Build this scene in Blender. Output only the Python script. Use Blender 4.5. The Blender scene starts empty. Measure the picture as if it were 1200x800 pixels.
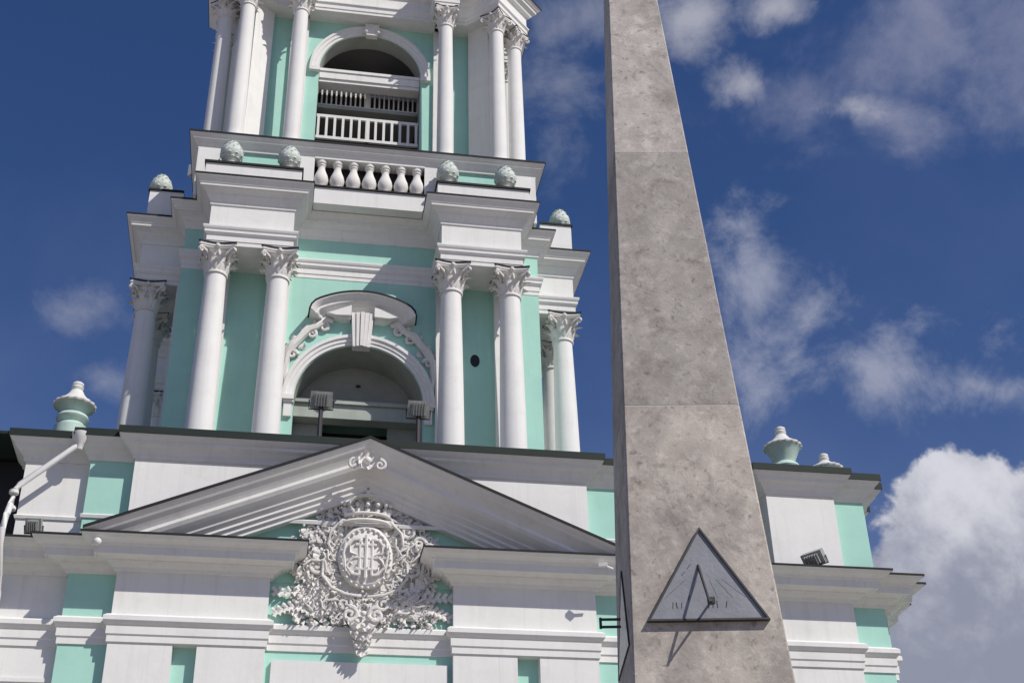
import bpy, bmesh, math, random
from mathutils import Vector, Matrix

random.seed(7)
S = bpy.context.scene
C = S.collection
PI = math.pi
R = math.radians

# ------------------------------------------------------------------ camera
GROUND = -1.6                      # eye level is z = 0
YAW, PITCH, ROLL, FPX, CAMX, CAMY = 0.1861, 0.5463, -0.0254, 1573.36, -2.6484, -41.0
fw = Vector((math.sin(YAW)*math.cos(PITCH), math.cos(YAW)*math.cos(PITCH), math.sin(PITCH)))
r0 = Vector((math.cos(YAW), -math.sin(YAW), 0)); u0 = r0.cross(fw)
cr = math.cos(ROLL)*r0 + math.sin(ROLL)*u0
cu = math.cos(ROLL)*u0 - math.sin(ROLL)*r0
cd = bpy.data.cameras.new("camera"); cam = bpy.data.objects.new("camera", cd); C.objects.link(cam)
M = Matrix.Identity(4)
for i in range(3):
    M[i][0], M[i][1], M[i][2] = cr[i], cu[i], -fw[i]
M[0][3], M[1][3], M[2][3] = CAMX, CAMY, 0.0
cam.matrix_world = M
cd.sensor_width = 36.0; cd.lens = FPX/1200*36.0
cd.clip_start = 0.1; cd.clip_end = 20000
S.camera = cam

# ------------------------------------------------------------------ sun and sky
SUN_DIR = Vector((0.90, -1.0, 1.32)).normalized()      # towards the sun
sl = bpy.data.lights.new("sun", 'SUN'); sl.energy = 4.0; sl.angle = R(0.5); sl.color = (1.0, 0.945, 0.86)
so = bpy.data.objects.new("sun", sl); C.objects.link(so)
so.location = SUN_DIR*80; so.rotation_euler = (-SUN_DIR).to_track_quat('-Z', 'Y').to_euler()
S.view_settings.view_transform = 'Standard'; S.view_settings.look = 'None'
S.view_settings.exposure = 0.0; S.view_settings.gamma = 1.0; S.view_settings.use_curve_mapping = False

W = bpy.data.worlds.new("World"); S.world = W; W.use_nodes = True
wn, wl = W.node_tree.nodes, W.node_tree.links
wn.clear()

def node(tree, typ, **kw):
    n = tree.nodes.new(typ)
    for k, v in kw.items():
        if k == 'inp':
            for kk, vv in v.items():
                n.inputs[kk].default_value = vv
        else:
            setattr(n, k, v)
    return n

def world():
    T = W.node_tree
    out = node(T, 'ShaderNodeOutputWorld'); bg = node(T, 'ShaderNodeBackground')
    bg.inputs['Strength'].default_value = 0.085
    sky = node(T, 'ShaderNodeTexSky', sky_type='NISHITA', sun_disc=False)
    sky.sun_elevation = math.asin(SUN_DIR.z); sky.sun_rotation = math.atan2(SUN_DIR.x, SUN_DIR.y)
    sky.air_density = 1.0; sky.dust_density = 0.6; sky.ozone_density = 2.5; sky.altitude = 200
    tc = node(T, 'ShaderNodeTexCoord')
    L = T.links.new
    def m(op, a, b=None, c=None, clamp=False):
        n = node(T, 'ShaderNodeMath', operation=op, use_clamp=clamp)
        for i, q in enumerate((a, b, c)):
            if q is None: continue
            if isinstance(q, (int, float)): n.inputs[i].default_value = q
            else: L(q, n.inputs[i])
        return n.outputs[0]
    def dot(vec):
        n = node(T, 'ShaderNodeVectorMath', operation='DOT_PRODUCT'); L(tc.outputs['Generated'], n.inputs[0])
        n.inputs[1].default_value = vec
        return n.outputs['Value']
    # a patch of the sky dome around one fixed direction, flattened to two angles (u to the right, v upward)
    F = dot(fw); U = m('DIVIDE', dot(cr), m('MAXIMUM', F, 0.05)); V = m('DIVIDE', dot(cu), m('MAXIMUM', F, 0.05))
    front = m('GREATER_THAN', F, 0.3)
    def noise(scale, det, rough, dist=0.0, off=(0, 0, 0), stretch=(1, 1, 1)):
        mp = node(T, 'ShaderNodeMapping'); L(tc.outputs['Generated'], mp.inputs[0])
        mp.inputs['Location'].default_value = off; mp.inputs['Scale'].default_value = stretch
        n = node(T, 'ShaderNodeTexNoise'); L(mp.outputs[0], n.inputs['Vector'])
        n.inputs['Scale'].default_value = scale; n.inputs['Detail'].default_value = det
        n.inputs['Roughness'].default_value = rough; n.inputs['Distortion'].default_value = dist
        return n.outputs['Fac']
    def P(x, y): return ((x-600)/FPX, (400-y)/FPX)
    nA = noise(9, 10, 0.66, 0.35); nB = noise(26, 8, 0.62, 0.2, (3, 1, 2)); nW = noise(13, 11, 0.64, 0.22, (5, 2, 8)); nw = m('SUBTRACT', nW, 0.5); nC = noise(5, 5, 0.55, 0.2, (7, 3, 1))
    def blob(x, y, rx, ry, ang, amp=0.9):
        """soft ellipse, 1 in the middle, 0 at its rim, its rim displaced by noise"""
        cx_, cy_ = P(x, y); ca, sa = math.cos(R(ang)), math.sin(R(ang))
        du = m('SUBTRACT', U, cx_); dv = m('SUBTRACT', V, cy_)
        a = m('DIVIDE', m('ADD', m('MULTIPLY', du, ca), m('MULTIPLY', dv, sa)), rx/FPX)
        b = m('DIVIDE', m('SUBTRACT', m('MULTIPLY', dv, ca), m('MULTIPLY', du, sa)), ry/FPX)
        d = m('SQRT', m('ADD', m('MULTIPLY', a, a), m('MULTIPLY', b, b)))
        return m('SUBTRACT', 1.0, d)
    def ramp(x, lo, hi):
        n = node(T, 'ShaderNodeMapRange', interpolation_type='SMOOTHSTEP')
        L(x, n.inputs[0]); n.inputs[1].default_value = lo; n.inputs[2].default_value = hi
        return n.outputs[0]
    def mx(*a):
        q = a[0]
        for b in a[1:]: q = m('MAXIMUM', q, b)
        return q
    na = m('SUBTRACT', nA, 0.5); nb = m('SUBTRACT', nB, 0.5); ncc = m('SUBTRACT', nC, 0.5)
    # cumulus heap low on the right
    heap = mx(blob(1150, 700, 170, 165, 20), blob(1125, 600, 95, 85, 0), blob(1090, 740, 110, 180, 0), blob(1235, 640, 130, 110, 0))
    heap_d = m('ADD', m('ADD', heap, m('MULTIPLY', na, 0.9)), m('MULTIPLY', nb, 0.55))
    heap_a = ramp(heap_d, 0.03, 0.19)
    # veil high on the right, bright puffs in it
    veil = mx(blob(1085, 55, 290, 110, 20), blob(1185, 30, 200, 170, 0), blob(1045, 135, 130, 60, -25), blob(930, 110, 110, 55, 10))
    veil_a = m('MULTIPLY', ramp(m('ADD', veil, m('ADD', m('MULTIPLY', na, 1.5), m('MULTIPLY', nw, 1.3))), 0.05, 0.95), m('ADD', 0.66, m('MULTIPLY', nw, 1.4)))
    puff = mx(blob(870, 100, 50, 42, 0), blob(1010, 128, 60, 30, 0), blob(815, 20, 75, 60, 30), blob(905, 10, 70, 40, 0))
    puff_a = m('MULTIPLY', ramp(m('ADD', puff, m('ADD', m('MULTIPLY', na, 1.6), m('MULTIPLY', nw, 2.2))), 0.05, 1.15), 0.74)
    # ragged band across the middle right
    band = mx(blob(1010, 425, 200, 66, 0), blob(950, 370, 120, 60, 20), blob(1150, 452, 120, 40, -12), blob(870, 440, 90, 70, 0), blob(880, 330, 75, 90, 20), blob(1060, 438, 180, 44, -8))
    band_a = m('MULTIPLY', ramp(m('ADD', band, m('ADD', m('MULTIPLY', na, 1.2), m('MULTIPLY', nw, 4.2))), 0.12, 1.55), 0.72)
    # thin wisps behind the tower
    wisp = mx(blob(660, 120, 80, 120, 0), blob(690, 20, 90, 60, 0), blob(660, 30, 60, 60, 0), blob(95, 365, 70, 40, 0), blob(120, 450, 70, 40, 0))
    wisp_a = m('MULTIPLY', ramp(m('ADD', wisp, m('ADD', m('MULTIPLY', na, 1.0), m('MULTIPLY', nw, 3.6))), 0.1, 1.5), 0.55)
    # the rest of the sky, outside that patch
    rest = m('MULTIPLY', ramp(nC, 0.56, 0.85), m('SUBTRACT', 1.0, front))
    def mixc(fac, a, col):
        n = node(T, 'ShaderNodeMix', data_type='RGBA'); L(fac, n.inputs['Factor']); L(a, n.inputs['A'])
        if isinstance(col, tuple): n.inputs['B'].default_value = (*col, 1)
        else: L(col, n.inputs['B'])
        return n.outputs['Result']
    hsv = node(T, 'ShaderNodeHueSaturation'); L(sky.outputs[0], hsv.inputs['Color'])
    hsv.inputs['Saturation'].default_value = 1.22; hsv.inputs['Value'].default_value = 1.0
    k = 1/0.085
    tint = node(T, 'ShaderNodeMix', data_type='RGBA', blend_type='MULTIPLY'); tint.inputs['Factor'].default_value = 1.0
    L(hsv.outputs[0], tint.inputs['A']); tint.inputs['B'].default_value = (0.86, 0.76, 0.93, 1)
    sep = node(T, 'ShaderNodeSeparateXYZ'); L(tc.outputs['Generated'], sep.inputs[0])
    c = tint.outputs['Result']
    thin = m('MULTIPLY', ramp(m('SUBTRACT', 1.0, m('ADD', sep.outputs['Z'], m('MULTIPLY', ncc, 0.5))), 0.36, 0.75), 0.30)
    c = mixc(thin, c, (0.19*k, 0.23*k, 0.40*k))
    fr = lambda a: m('MULTIPLY', a, front)
    c = mixc(rest, c, (0.36*k, 0.37*k, 0.40*k))
    c = mixc(fr(wisp_a), c, (0.33*k, 0.35*k, 0.44*k))
    c = mixc(fr(veil_a), c, (0.245*k, 0.265*k, 0.385*k))
    c = mixc(fr(band_a), c, (0.40*k, 0.42*k, 0.52*k))
    c = mixc(fr(puff_a), c, (0.50*k, 0.50*k, 0.56*k))
    # the heap: sunlit knobs, grey hollow body
    lit = ramp(m('ADD', m('ADD', m('MULTIPLY', nb, 1.5), m('MULTIPLY', na, 1.7)),
                 m('MULTIPLY', m('SUBTRACT', V, P(0, 660)[1]), 6.0)), -0.45, 0.75)
    hc = node(T, 'ShaderNodeMix', data_type='RGBA'); L(lit, hc.inputs['Factor'])
    hc.inputs['A'].default_value = (0.275*k, 0.295*k, 0.385*k, 1); hc.inputs['B'].default_value = (0.66*k, 0.665*k, 0.73*k, 1)
    c = mixc(fr(heap_a), c, hc.outputs['Result'])
    L(c, bg.inputs['Color']); L(bg.outputs[0], out.inputs[0])
world()

# ------------------------------------------------------------------ materials
def mat(name, col, rough=0.8, var=0.10, scale=1.0, streak=0.0, bump=0.0, bscale=40, metal=0.0, col2=None, dirt=None, dscale=0.35, damt=0.0):
    m = bpy.data.materials.new(name); m.use_nodes = True
    T = m.node_tree; b = T.nodes['Principled BSDF']; L = T.links.new
    b.inputs['Roughness'].default_value = rough; b.inputs['Metallic'].default_value = metal
    tc = node(T, 'ShaderNodeTexCoord')
    n1 = node(T, 'ShaderNodeTexNoise'); L(tc.outputs['Object'], n1.inputs['Vector'])
    n1.inputs['Scale'].default_value = scale; n1.inputs['Detail'].default_value = 6; n1.inputs['Roughness'].default_value = 0.6
    mx = node(T, 'ShaderNodeMix', data_type='RGBA')
    rp = node(T, 'ShaderNodeMapRange'); L(n1.outputs['Fac'], rp.inputs[0]); rp.inputs[1].default_value = 0.3; rp.inputs[2].default_value = 0.7
    L(rp.outputs[0], mx.inputs['Factor'])
    c2 = col2 or tuple(x*(1-var) for x in col)
    mx.inputs['A'].default_value = (*c2, 1); mx.inputs['B'].default_value = (*col, 1)
    res = mx.outputs['Result']
    if streak:
        mp = node(T, 'ShaderNodeMapping'); L(tc.outputs['Object'], mp.inputs[0]); mp.inputs['Scale'].default_value = (4.5, 4.5, 0.22)
        n2 = node(T, 'ShaderNodeTexNoise'); L(mp.outputs[0], n2.inputs['Vector']); n2.inputs['Scale'].default_value = 1.0
        n2.inputs['Detail'].default_value = 5; n2.inputs['Roughness'].default_value = 0.65
        r2 = node(T, 'ShaderNodeMapRange'); L(n2.outputs['Fac'], r2.inputs[0]); r2.inputs[1].default_value = 0.52; r2.inputs[2].default_value = 0.78
        r2.inputs[4].default_value = streak
        m2 = node(T, 'ShaderNodeMix', data_type='RGBA'); L(r2.outputs[0], m2.inputs['Factor']); L(res, m2.inputs['A'])
        m2.inputs['B'].default_value = (*(dirt or tuple(x*0.45 for x in col)), 1); res = m2.outputs['Result']
    if damt:
        n3 = node(T, 'ShaderNodeTexNoise'); L(tc.outputs['Object'], n3.inputs['Vector']); n3.inputs['Scale'].default_value = dscale
        n3.inputs['Detail'].default_value = 9; n3.inputs['Roughness'].default_value = 0.7; n3.inputs['Distortion'].default_value = 0.6
        r3 = node(T, 'ShaderNodeMapRange', interpolation_type='SMOOTHSTEP'); L(n3.outputs['Fac'], r3.inputs[0]); r3.inputs[1].default_value = 0.5; r3.inputs[2].default_value = 0.72
        r3.inputs[4].default_value = damt
        m3 = node(T, 'ShaderNodeMix', data_type='RGBA'); L(r3.outputs[0], m3.inputs['Factor']); L(res, m3.inputs['A'])
        m3.inputs['B'].default_value = (*(dirt or tuple(x*0.4 for x in col)), 1); res = m3.outputs['Result']
    L(res, b.inputs['Base Color'])
    if bump:
        n4 = node(T, 'ShaderNodeTexNoise'); L(tc.outputs['Object'], n4.inputs['Vector']); n4.inputs['Scale'].default_value = bscale
        n4.inputs['Detail'].default_value = 6; n4.inputs['Roughness'].default_value = 0.65
        bp = node(T, 'ShaderNodeBump'); bp.inputs['Strength'].default_value = bump; bp.inputs['Distance'].default_value = 0.02
        L(n4.outputs['Fac'], bp.inputs['Height']); L(bp.outputs[0], b.inputs['Normal'])
    return m

WHITE = mat('white_plaster', (0.79, 0.79, 0.775), 0.85, 0.07, 0.9, streak=0.27, bump=0.25, bscale=6, dirt=(0.46, 0.445, 0.42), damt=0.18, dscale=0.8)
STUCCO = mat('stucco_white', (0.78, 0.765, 0.74), 0.85, 0.12, 2.5, streak=0.20, bump=0.3, bscale=14, dirt=(0.36, 0.35, 0.33), damt=0.22, dscale=1.5)
TEAL = mat('teal_paint', (0.405, 0.70, 0.605), 0.85, 0.09, 0.8, streak=0.18, bump=0.25, bscale=6, dirt=(0.24, 0.47, 0.41), damt=0.12, dscale=0.7)
FLASH = mat('dark_flashing', (0.009, 0.010, 0.011), 0.8, 0.4, 3.0)
ROOF = mat('green_roof_metal', (0.006, 0.018, 0.014), 0.75, 0.35, 1.2, streak=0.3)
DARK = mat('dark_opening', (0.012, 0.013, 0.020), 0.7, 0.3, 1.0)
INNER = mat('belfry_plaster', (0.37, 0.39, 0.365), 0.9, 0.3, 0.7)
GREYG = mat('grey_green_paint', (0.42, 0.47, 0.43), 0.85, 0.2, 1.5, streak=0.25)
URNW = mat('urn_white', (0.74, 0.74, 0.71), 0.7, 0.18, 2.5, streak=0.25, bump=0.3, bscale=12, dirt=(0.34, 0.37, 0.34))
URNP = mat('urn_pale_green', (0.62, 0.68, 0.635), 0.75, 0.22, 3.0, streak=0.3, bump=0.3, bscale=12, dirt=(0.30, 0.36, 0.33), damt=0.3, dscale=2.0)
URNG = mat('urn_teal', (0.52, 0.68, 0.61), 0.7, 0.22, 2.5, streak=0.25, bump=0.3, bscale=12, dirt=(0.26, 0.36, 0.32))
def stone(n, c, c2):
    m_ = mat(n, c, 0.94, col2=c2, scale=2.2, bump=0.22, bscale=42, dirt=(0.15, 0.125, 0.115), damt=0.60, dscale=3.4, streak=0.22)
    T = m_.node_tree; L = T.links.new; b_ = T.nodes['Principled BSDF']; src = b_.inputs['Base Color'].links[0].from_socket
    tc = node(T, 'ShaderNodeTexCoord')
    def layer(src, scale, lo, hi, amt, col, det=8, rough=0.72, dist=0.4):
        n_ = node(T, 'ShaderNodeTexNoise'); L(tc.outputs['Object'], n_.inputs['Vector']); n_.inputs['Scale'].default_value = scale
        n_.inputs['Detail'].default_value = det; n_.inputs['Roughness'].default_value = rough; n_.inputs['Distortion'].default_value = dist
        r_ = node(T, 'ShaderNodeMapRange'); L(n_.outputs['Fac'], r_.inputs[0]); r_.inputs[1].default_value = lo; r_.inputs[2].default_value = hi; r_.inputs[4].default_value = amt
        x_ = node(T, 'ShaderNodeMix', data_type='RGBA'); L(r_.outputs[0], x_.inputs['Factor']); L(src, x_.inputs['A']); x_.inputs['B'].default_value = (*col, 1)
        return x_.outputs['Result']
    src = layer(src, 9.0, 0.50, 0.72, 0.65, tuple(min(0.75, v*1.35) for v in c))      # pale crust
    src = layer(src, 1.1, 0.46, 0.66, 0.68, (0.19, 0.168, 0.158))                      # broad dark weathering
    src = layer(src, 16.0, 0.58, 0.74, 0.75, (0.13, 0.11, 0.105), 5, 0.6)               # pits and lichen spots
    src = layer(src, 2.6, 0.56, 0.72, 0.30, (0.42, 0.32, 0.25))                         # brown staining
    L(src, b_.inputs['Base Color'])
    return m_
STONE = stone('obelisk_stone', (0.57, 0.52, 0.465), (0.40, 0.36, 0.325))
STONE_GREY = stone('obelisk_stone_grey', (0.45, 0.42, 0.395), (0.29, 0.268, 0.25))
STONE_PALE = stone('obelisk_stone_pale', (0.58, 0.54, 0.505), (0.42, 0.39, 0.365))
JOINT = mat('joint_mortar', (0.50, 0.475, 0.44), 0.95, 0.15, 6)
SLATE = mat('dial_metal', (0.27, 0.285, 0.32), 0.5, 0.28, 5, streak=0.3, dirt=(0.14, 0.15, 0.19), bump=0.15, bscale=30)
PALE = mat('dial_pale', (0.75, 0.74, 0.68), 0.35, 0.45, 14)
IRON = mat('dark_iron', (0.045, 0.042, 0.045), 0.55, 0.3, 9)
GREYM = mat('grey_housing', (0.40, 0.42, 0.40), 0.5, 0.25, 8)
GLASSM = mat('lamp_glass', (0.30, 0.32, 0.33), 0.12, 0.2, 8)
PIPEW = mat('painted_pipe', (0.74, 0.74, 0.73), 0.5, 0.12, 3)
GROUNDM = mat('paving', (0.33, 0.295, 0.25), 0.9, 0.25, 0.25, bump=0.3, bscale=8, damt=0.3, dscale=0.2)

# ------------------------------------------------------------------ helpers
ORG = {}                                     # world origin of each object

def thing(name, label, cat, loc=(0, 0, 0), group=None, rotz=0.0):
    o = bpy.data.objects.new(name, None); C.objects.link(o); o.location = loc; o.rotation_euler = (0, 0, rotz)
    o['label'] = label; o['category'] = cat
    if group: o['group'] = group
    o.empty_display_size = 0.3
    ORG[o] = Vector(loc)
    return o

class MB:
    def __init__(s): s.bm = bmesh.new()
    def f(s, vs):
        try: return s.bm.faces.new(vs)
        except ValueError: return None
    def box(s, x0, x1, y0, y1, z0, z1):
        v = [s.bm.verts.new(p) for p in ((x0,y0,z0),(x1,y0,z0),(x1,y1,z0),(x0,y1,z0),(x0,y0,z1),(x1,y0,z1),(x1,y1,z1),(x0,y1,z1))]
        for q in ((3,2,1,0),(4,5,6,7),(0,1,5,4),(1,2,6,5),(2,3,7,6),(3,0,4,7)): s.f([v[i] for i in q])
        return s
    def obox(s, c, ax, ay, az):
        """box from a centre and three half-axis vectors"""
        c, ax, ay, az = map(Vector, (c, ax, ay, az)); v = []
        for k in (-1, 1):
            for i, j in ((-1,-1),(1,-1),(1,1),(-1,1)): v.append(s.bm.verts.new(c+ax*i+ay*j+az*k))
        for q in ((3,2,1,0),(4,5,6,7),(0,1,5,4),(1,2,6,5),(2,3,7,6),(3,0,4,7)): s.f([v[i] for i in q])
        return s
    def poly(s, pts, z0, z1):
        a = [s.bm.verts.new((x, y, z0)) for x, y in pts]; b = [s.bm.verts.new((x, y, z1)) for x, y in pts]
        n = len(pts)
        for i in range(n): s.f([a[i], a[(i+1) % n], b[(i+1) % n], b[i]])
        s.f(a[::-1]); s.f(b)
        return s
    def polyY(s, pts, y0, y1):
        """outline in x,z pushed from y0 back to y1"""
        a = [s.bm.verts.new((x, y0, z)) for x, z in pts]; b = [s.bm.verts.new((x, y1, z)) for x, z in pts]
        n = len(pts)
        for i in range(n): s.f([a[i], a[(i+1) % n], b[(i+1) % n], b[i]])
        s.f(a[::-1]); s.f(b)
        return s
    def sweep(s, path, prof, closed=False):
        """moulding profile (offset to the right of travel, z) carried along a plan path with mitred corners"""
        n = len(path); P = [Vector(p) for p in path]; rows = []
        def nrm(a, b):
            d = (b-a).normalized(); return Vector((d.y, -d.x))
        for i in range(n):
            if closed or 0 < i < n-1:
                n1 = nrm(P[i-1], P[i]); n2 = nrm(P[i], P[(i+1) % n]); mt = (n1+n2)/(1+n1.dot(n2))
            elif i == 0: mt = nrm(P[0], P[1])
            else: mt = nrm(P[-2], P[-1])
            rows.append([s.bm.verts.new((P[i].x+mt.x*o, P[i].y+mt.y*o, z)) for o, z in prof])
        k = len(prof)
        for i in range(n if closed else n-1):
            a, b = rows[i], rows[(i+1) % n]
            for j in range(k): s.f([a[j], b[j], b[(j+1) % k], a[(j+1) % k]])
        if not closed:
            s.f(rows[0]); s.f(rows[-1][::-1])
        return s
    def arcsweep(s, pts, prof, y):
        """profile (offset towards -y, offset outward) carried along a curve of (x,z) in the plane y"""
        n = len(pts); rows = []
        for i in range(n):
            a = Vector(pts[max(0, i-1)]); b = Vector(pts[min(n-1, i+1)]); d = (b-a).normalized(); nn = Vector((-d.y, d.x))
            rows.append([s.bm.verts.new((pts[i][0]+nn.x*h, y-o, pts[i][1]+nn.y*h)) for o, h in prof])
        k = len(prof)
        for i in range(n-1):
            for j in range(k): s.f([rows[i][j], rows[i+1][j], rows[i+1][(j+1) % k], rows[i][(j+1) % k]])
        s.f(rows[0]); s.f(rows[-1][::-1])
        return s
    def lathe(s, prof, seg=24, c=(0, 0, 0), lobes=0, lamp=0.0):
        rows = []
        for r, z in prof:
            row = []
            for i in range(seg):
                a = 2*PI*i/seg; rr = r*(1+lamp*math.cos(lobes*a)) if lobes else r
                row.append(s.bm.verts.new((c[0]+rr*math.cos(a), c[1]+rr*math.sin(a), c[2]+z)))
            rows.append(row)
        for a, b in zip(rows, rows[1:]):
            for i in range(seg): s.f([a[i], a[(i+1) % seg], b[(i+1) % seg], b[i]])
        s.f(rows[0][::-1]); s.f(rows[-1])
        return s
    def tube(s, pts, rad, seg=8):
        pts = [Vector(p) for p in pts]; n = len(pts)
        if isinstance(rad, (int, float)): rad = [rad]*n
        rows = []; ref = Vector((0.13, 0.37, 0.92))
        for i in range(n):
            d = (pts[min(n-1, i+1)]-pts[max(0, i-1)]).normalized()
            a = d.cross(ref)
            if a.length < 0.05: a = d.cross(Vector((1, 0, 0)))
            a.normalize(); b = d.cross(a).normalized(); ref = b.cross(d)*1.0 if False else ref
            rows.append([s.bm.verts.new(pts[i]+(a*math.cos(2*PI*j/seg)+b*math.sin(2*PI*j/seg))*rad[i]) for j in range(seg)])
        for a, b in zip(rows, rows[1:]):
            for j in range(seg): s.f([a[j], a[(j+1) % seg], b[(j+1) % seg], b[j]])
        s.f(rows[0][::-1]); s.f(rows[-1])
        return s
    def leaf(s, o, up, out, L, w, curl=0.35, n=6, lobes=3, rise=0.0):
        """acanthus leaf: grows along up, tip curls towards out, ridge down the middle, notched edge"""
        o, up, out = Vector(o), Vector(up).normalized(), Vector(out).normalized(); side = up.cross(out).normalized()
        rows = []
        for i in range(n+1):
            t = i/n
            bend = max(0.0, t-0.55)/0.45
            h = L*(t-0.30*bend*bend); g = rise*t + curl*L*bend*bend + 0.06*L*math.sin(PI*t)
            ww = w*(0.30+0.75*math.sin(PI*min(1, t*0.80+0.12)))*(1+0.22*math.cos(2*PI*lobes*t))
            if i == n: ww *= 0.45
            p = o+up*h+out*g
            rows.append([s.bm.verts.new(p-side*ww-out*0.10*w), s.bm.verts.new(p-side*ww*0.5+out*0.10*w), s.bm.verts.new(p+out*0.30*w),
                         s.bm.verts.new(p+side*ww*0.5+out*0.10*w), s.bm.verts.new(p+side*ww-out*0.10*w), s.bm.verts.new(p-out*0.30*w)])
        for a, b in zip(rows, rows[1:]):
            for j in range(6): s.f([a[j], a[(j+1) % 6], b[(j+1) % 6], b[j]])
        s.f(rows[0][::-1]); s.f(rows[-1])
        return s
    def ball(s, c, r, sy=1.0, seg=10):
        k = seg//2
        prof = [(max(1e-3, r*math.sin(PI*i/k)), -r*math.cos(PI*i/k)) for i in range(k+1)]
        nb = len(s.bm.verts); s.lathe(prof, seg, c)
        return s
    def build(s, name, mats, parent=None, smooth=None, loc=None):
        """links the collected shape as one mesh object; smooth = angle in degrees; loc = origin for reuse"""
        bmesh.ops.recalc_face_normals(s.bm, faces=s.bm.faces)
        me = bpy.data.meshes.new(name)
        base = ORG[parent] if parent is not None else Vector((0, 0, 0))
        org = Vector(loc) if loc is not None else base.copy()
        bmesh.ops.translate(s.bm, verts=s.bm.verts, vec=-org)
        if smooth:
            for f in s.bm.faces: f.smooth = True
            lim = R(smooth)
            for e in s.bm.edges:
                if len(e.link_faces) == 2 and e.calc_face_angle(0) > lim: e.smooth = False
        s.bm.to_mesh(me); s.bm.free()
        me.materials.append(mats)
        o = bpy.data.objects.new(name, me); C.objects.link(o)
        if parent is not None: o.parent = parent; o.location = org-base
        else: o.location = org
        ORG[o] = org
        return o

def dup(o, parent=None, loc=None, delta=None, rotz=None):
    c = o.copy(); C.objects.link(c)
    if parent is not None: c.parent = parent
    if loc is not None: c.location = loc
    if rotz is not None: c.rotation_euler = (0, 0, rotz)
    ORG[c] = ORG[o] if parent is None else ORG[parent]+Vector(c.location)
    for ch in [k for k in o.children]:
        d = ch.copy(); C.objects.link(d); d.parent = c
    return c

def mirror(half):
    """right half of a symmetric facade path (x from 0 outward) -> whole path, left to right"""
    return [(-x, y) for x, y in reversed(half) if x > 0]+list(half)

def arch_pts(R_, zc, xc=0.0, n=28, rz=None):
    rz = rz or R_
    return [(xc-R_*math.cos(PI*i/n), zc+rz*math.sin(PI*i/n)) for i in range(n+1)]

def arch_wall(mb, x0, x1, z0, z1, R_, zc, y0, y1, n=28):
    """wall from y0 back to y1 with an arched opening standing on z0"""
    ap = arch_pts(R_, zc, 0, n)
    pts = [(x0, z0), (-R_, z0)]+ap+[(R_, z0), (x1, z0)]
    for ya in (y0, y1):
        v = lambda x, z: mb.bm.verts.new((x, ya, z))
        mb.f([v(x0, z0), v(-R_, z0), v(-R_, zc), v(x0, zc)]); mb.f([v(R_, z0), v(x1, z0), v(x1, zc), v(R_, zc)])
        mb.f([v(x0, zc), v(-R_, zc), v(-R_, z1), v(x0, z1)]); mb.f([v(R_, zc), v(x1, zc), v(x1, z1), v(R_, z1)])
        for a, b in zip(ap, ap[1:]): mb.f([v(*a), v(*b), v(b[0], z1), v(a[0], z1)])
    op = [(-R_, z0)]+ap+[(R_, z0)]
    for a, b in zip(op, op[1:]):
        mb.f([mb.bm.verts.new((a[0], y0, a[1])), mb.bm.verts.new((b[0], y0, b[1])), mb.bm.verts.new((b[0], y1, b[1])), mb.bm.verts.new((a[0], y1, a[1]))])
    for a, b in (((x0, z0), (x0, z1)), ((x1, z0), (x1, z1)), ((x0, z1), (x1, z1))):
        mb.f([mb.bm.verts.new((a[0], y0, a[1])), mb.bm.verts.new((b[0], y0, b[1])), mb.bm.verts.new((b[0], y1, b[1])), mb.bm.verts.new((a[0], y1, a[1]))])
    bmesh.ops.remove_doubles(mb.bm, verts=mb.bm.verts, dist=1e-4)

# ------------------------------------------------------------------ ground
g = MB(); n = 14
for i in range(1):
    g.box(-6000, 6000, -6000, 6000, GROUND-0.5, GROUND)
go = g.build('ground', GROUNDM); go['kind'] = 'structure'

# ================================================================== BELL TOWER
YC = 14.8
BT = thing('bell_tower', 'white and turquoise baroque bell tower with columns, pediment and stucco coat of arms', 'bell tower', (0, YC, GROUND))

# ---------------- base storey: plan paths (right half, x from 0)
ZT = 16.05                                             # top of frieze
core = [(18.0, 0.46), (18.0, 1.2), (18.4, 1.2), (18.4, 3.2), (18.75, 3.2), (18.75, 28.5)]
wall_half = [(9.15, 0.36), (9.15, 1.05), (14.1, 1.05), (14.1, 0.46)]+core
outline = mirror(wall_half)
MB().poly(outline, GROUND, 16.95).build('base_wall', TEAL, BT)
# white pilasters and panels laid on the turquoise wall
def slab(name, x0, x1, y0, y1, z0, z1, m=WHITE): return MB().box(x0, x1, y0, y1, z0, z1).build(name, m, BT)
for s in (-1, 1):
    for a, b in ((2.93, 4.99), (5.72, 7.65)):
        slab('pilaster', min(s*a, s*b), max(s*a, s*b), 0.0, 0.37, GROUND+1.2, 13.66)
    slab('frieze_block', min(s*2.93, s*7.65), max(s*2.93, s*7.65), 0.0, 0.37, 13.66, ZT)
    slab('pilaster', min(s*9.15, s*11.2), max(s*9.15, s*11.2), 0.7, 1.06, GROUND+1.2, ZT)
    slab('pilaster', min(s*14.1, s*16.7), max(s*14.1, s*16.7), 0.1, 0.47, GROUND+1.2, ZT)
    # shallow courses on the outer pilasters
    for z in (12.55, 10.9, 9.2): slab('pilaster_band', min(s*9.15, s*11.2)-0.02, max(s*9.15, s*11.2)+0.02, 0.64, 0.71, z, z+0.12)
p = MB(); p.box(-2.72, 2.78, 0.20, 0.37, 2.0, 13.33); p.build('wall_panel', WHITE, BT)
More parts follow.
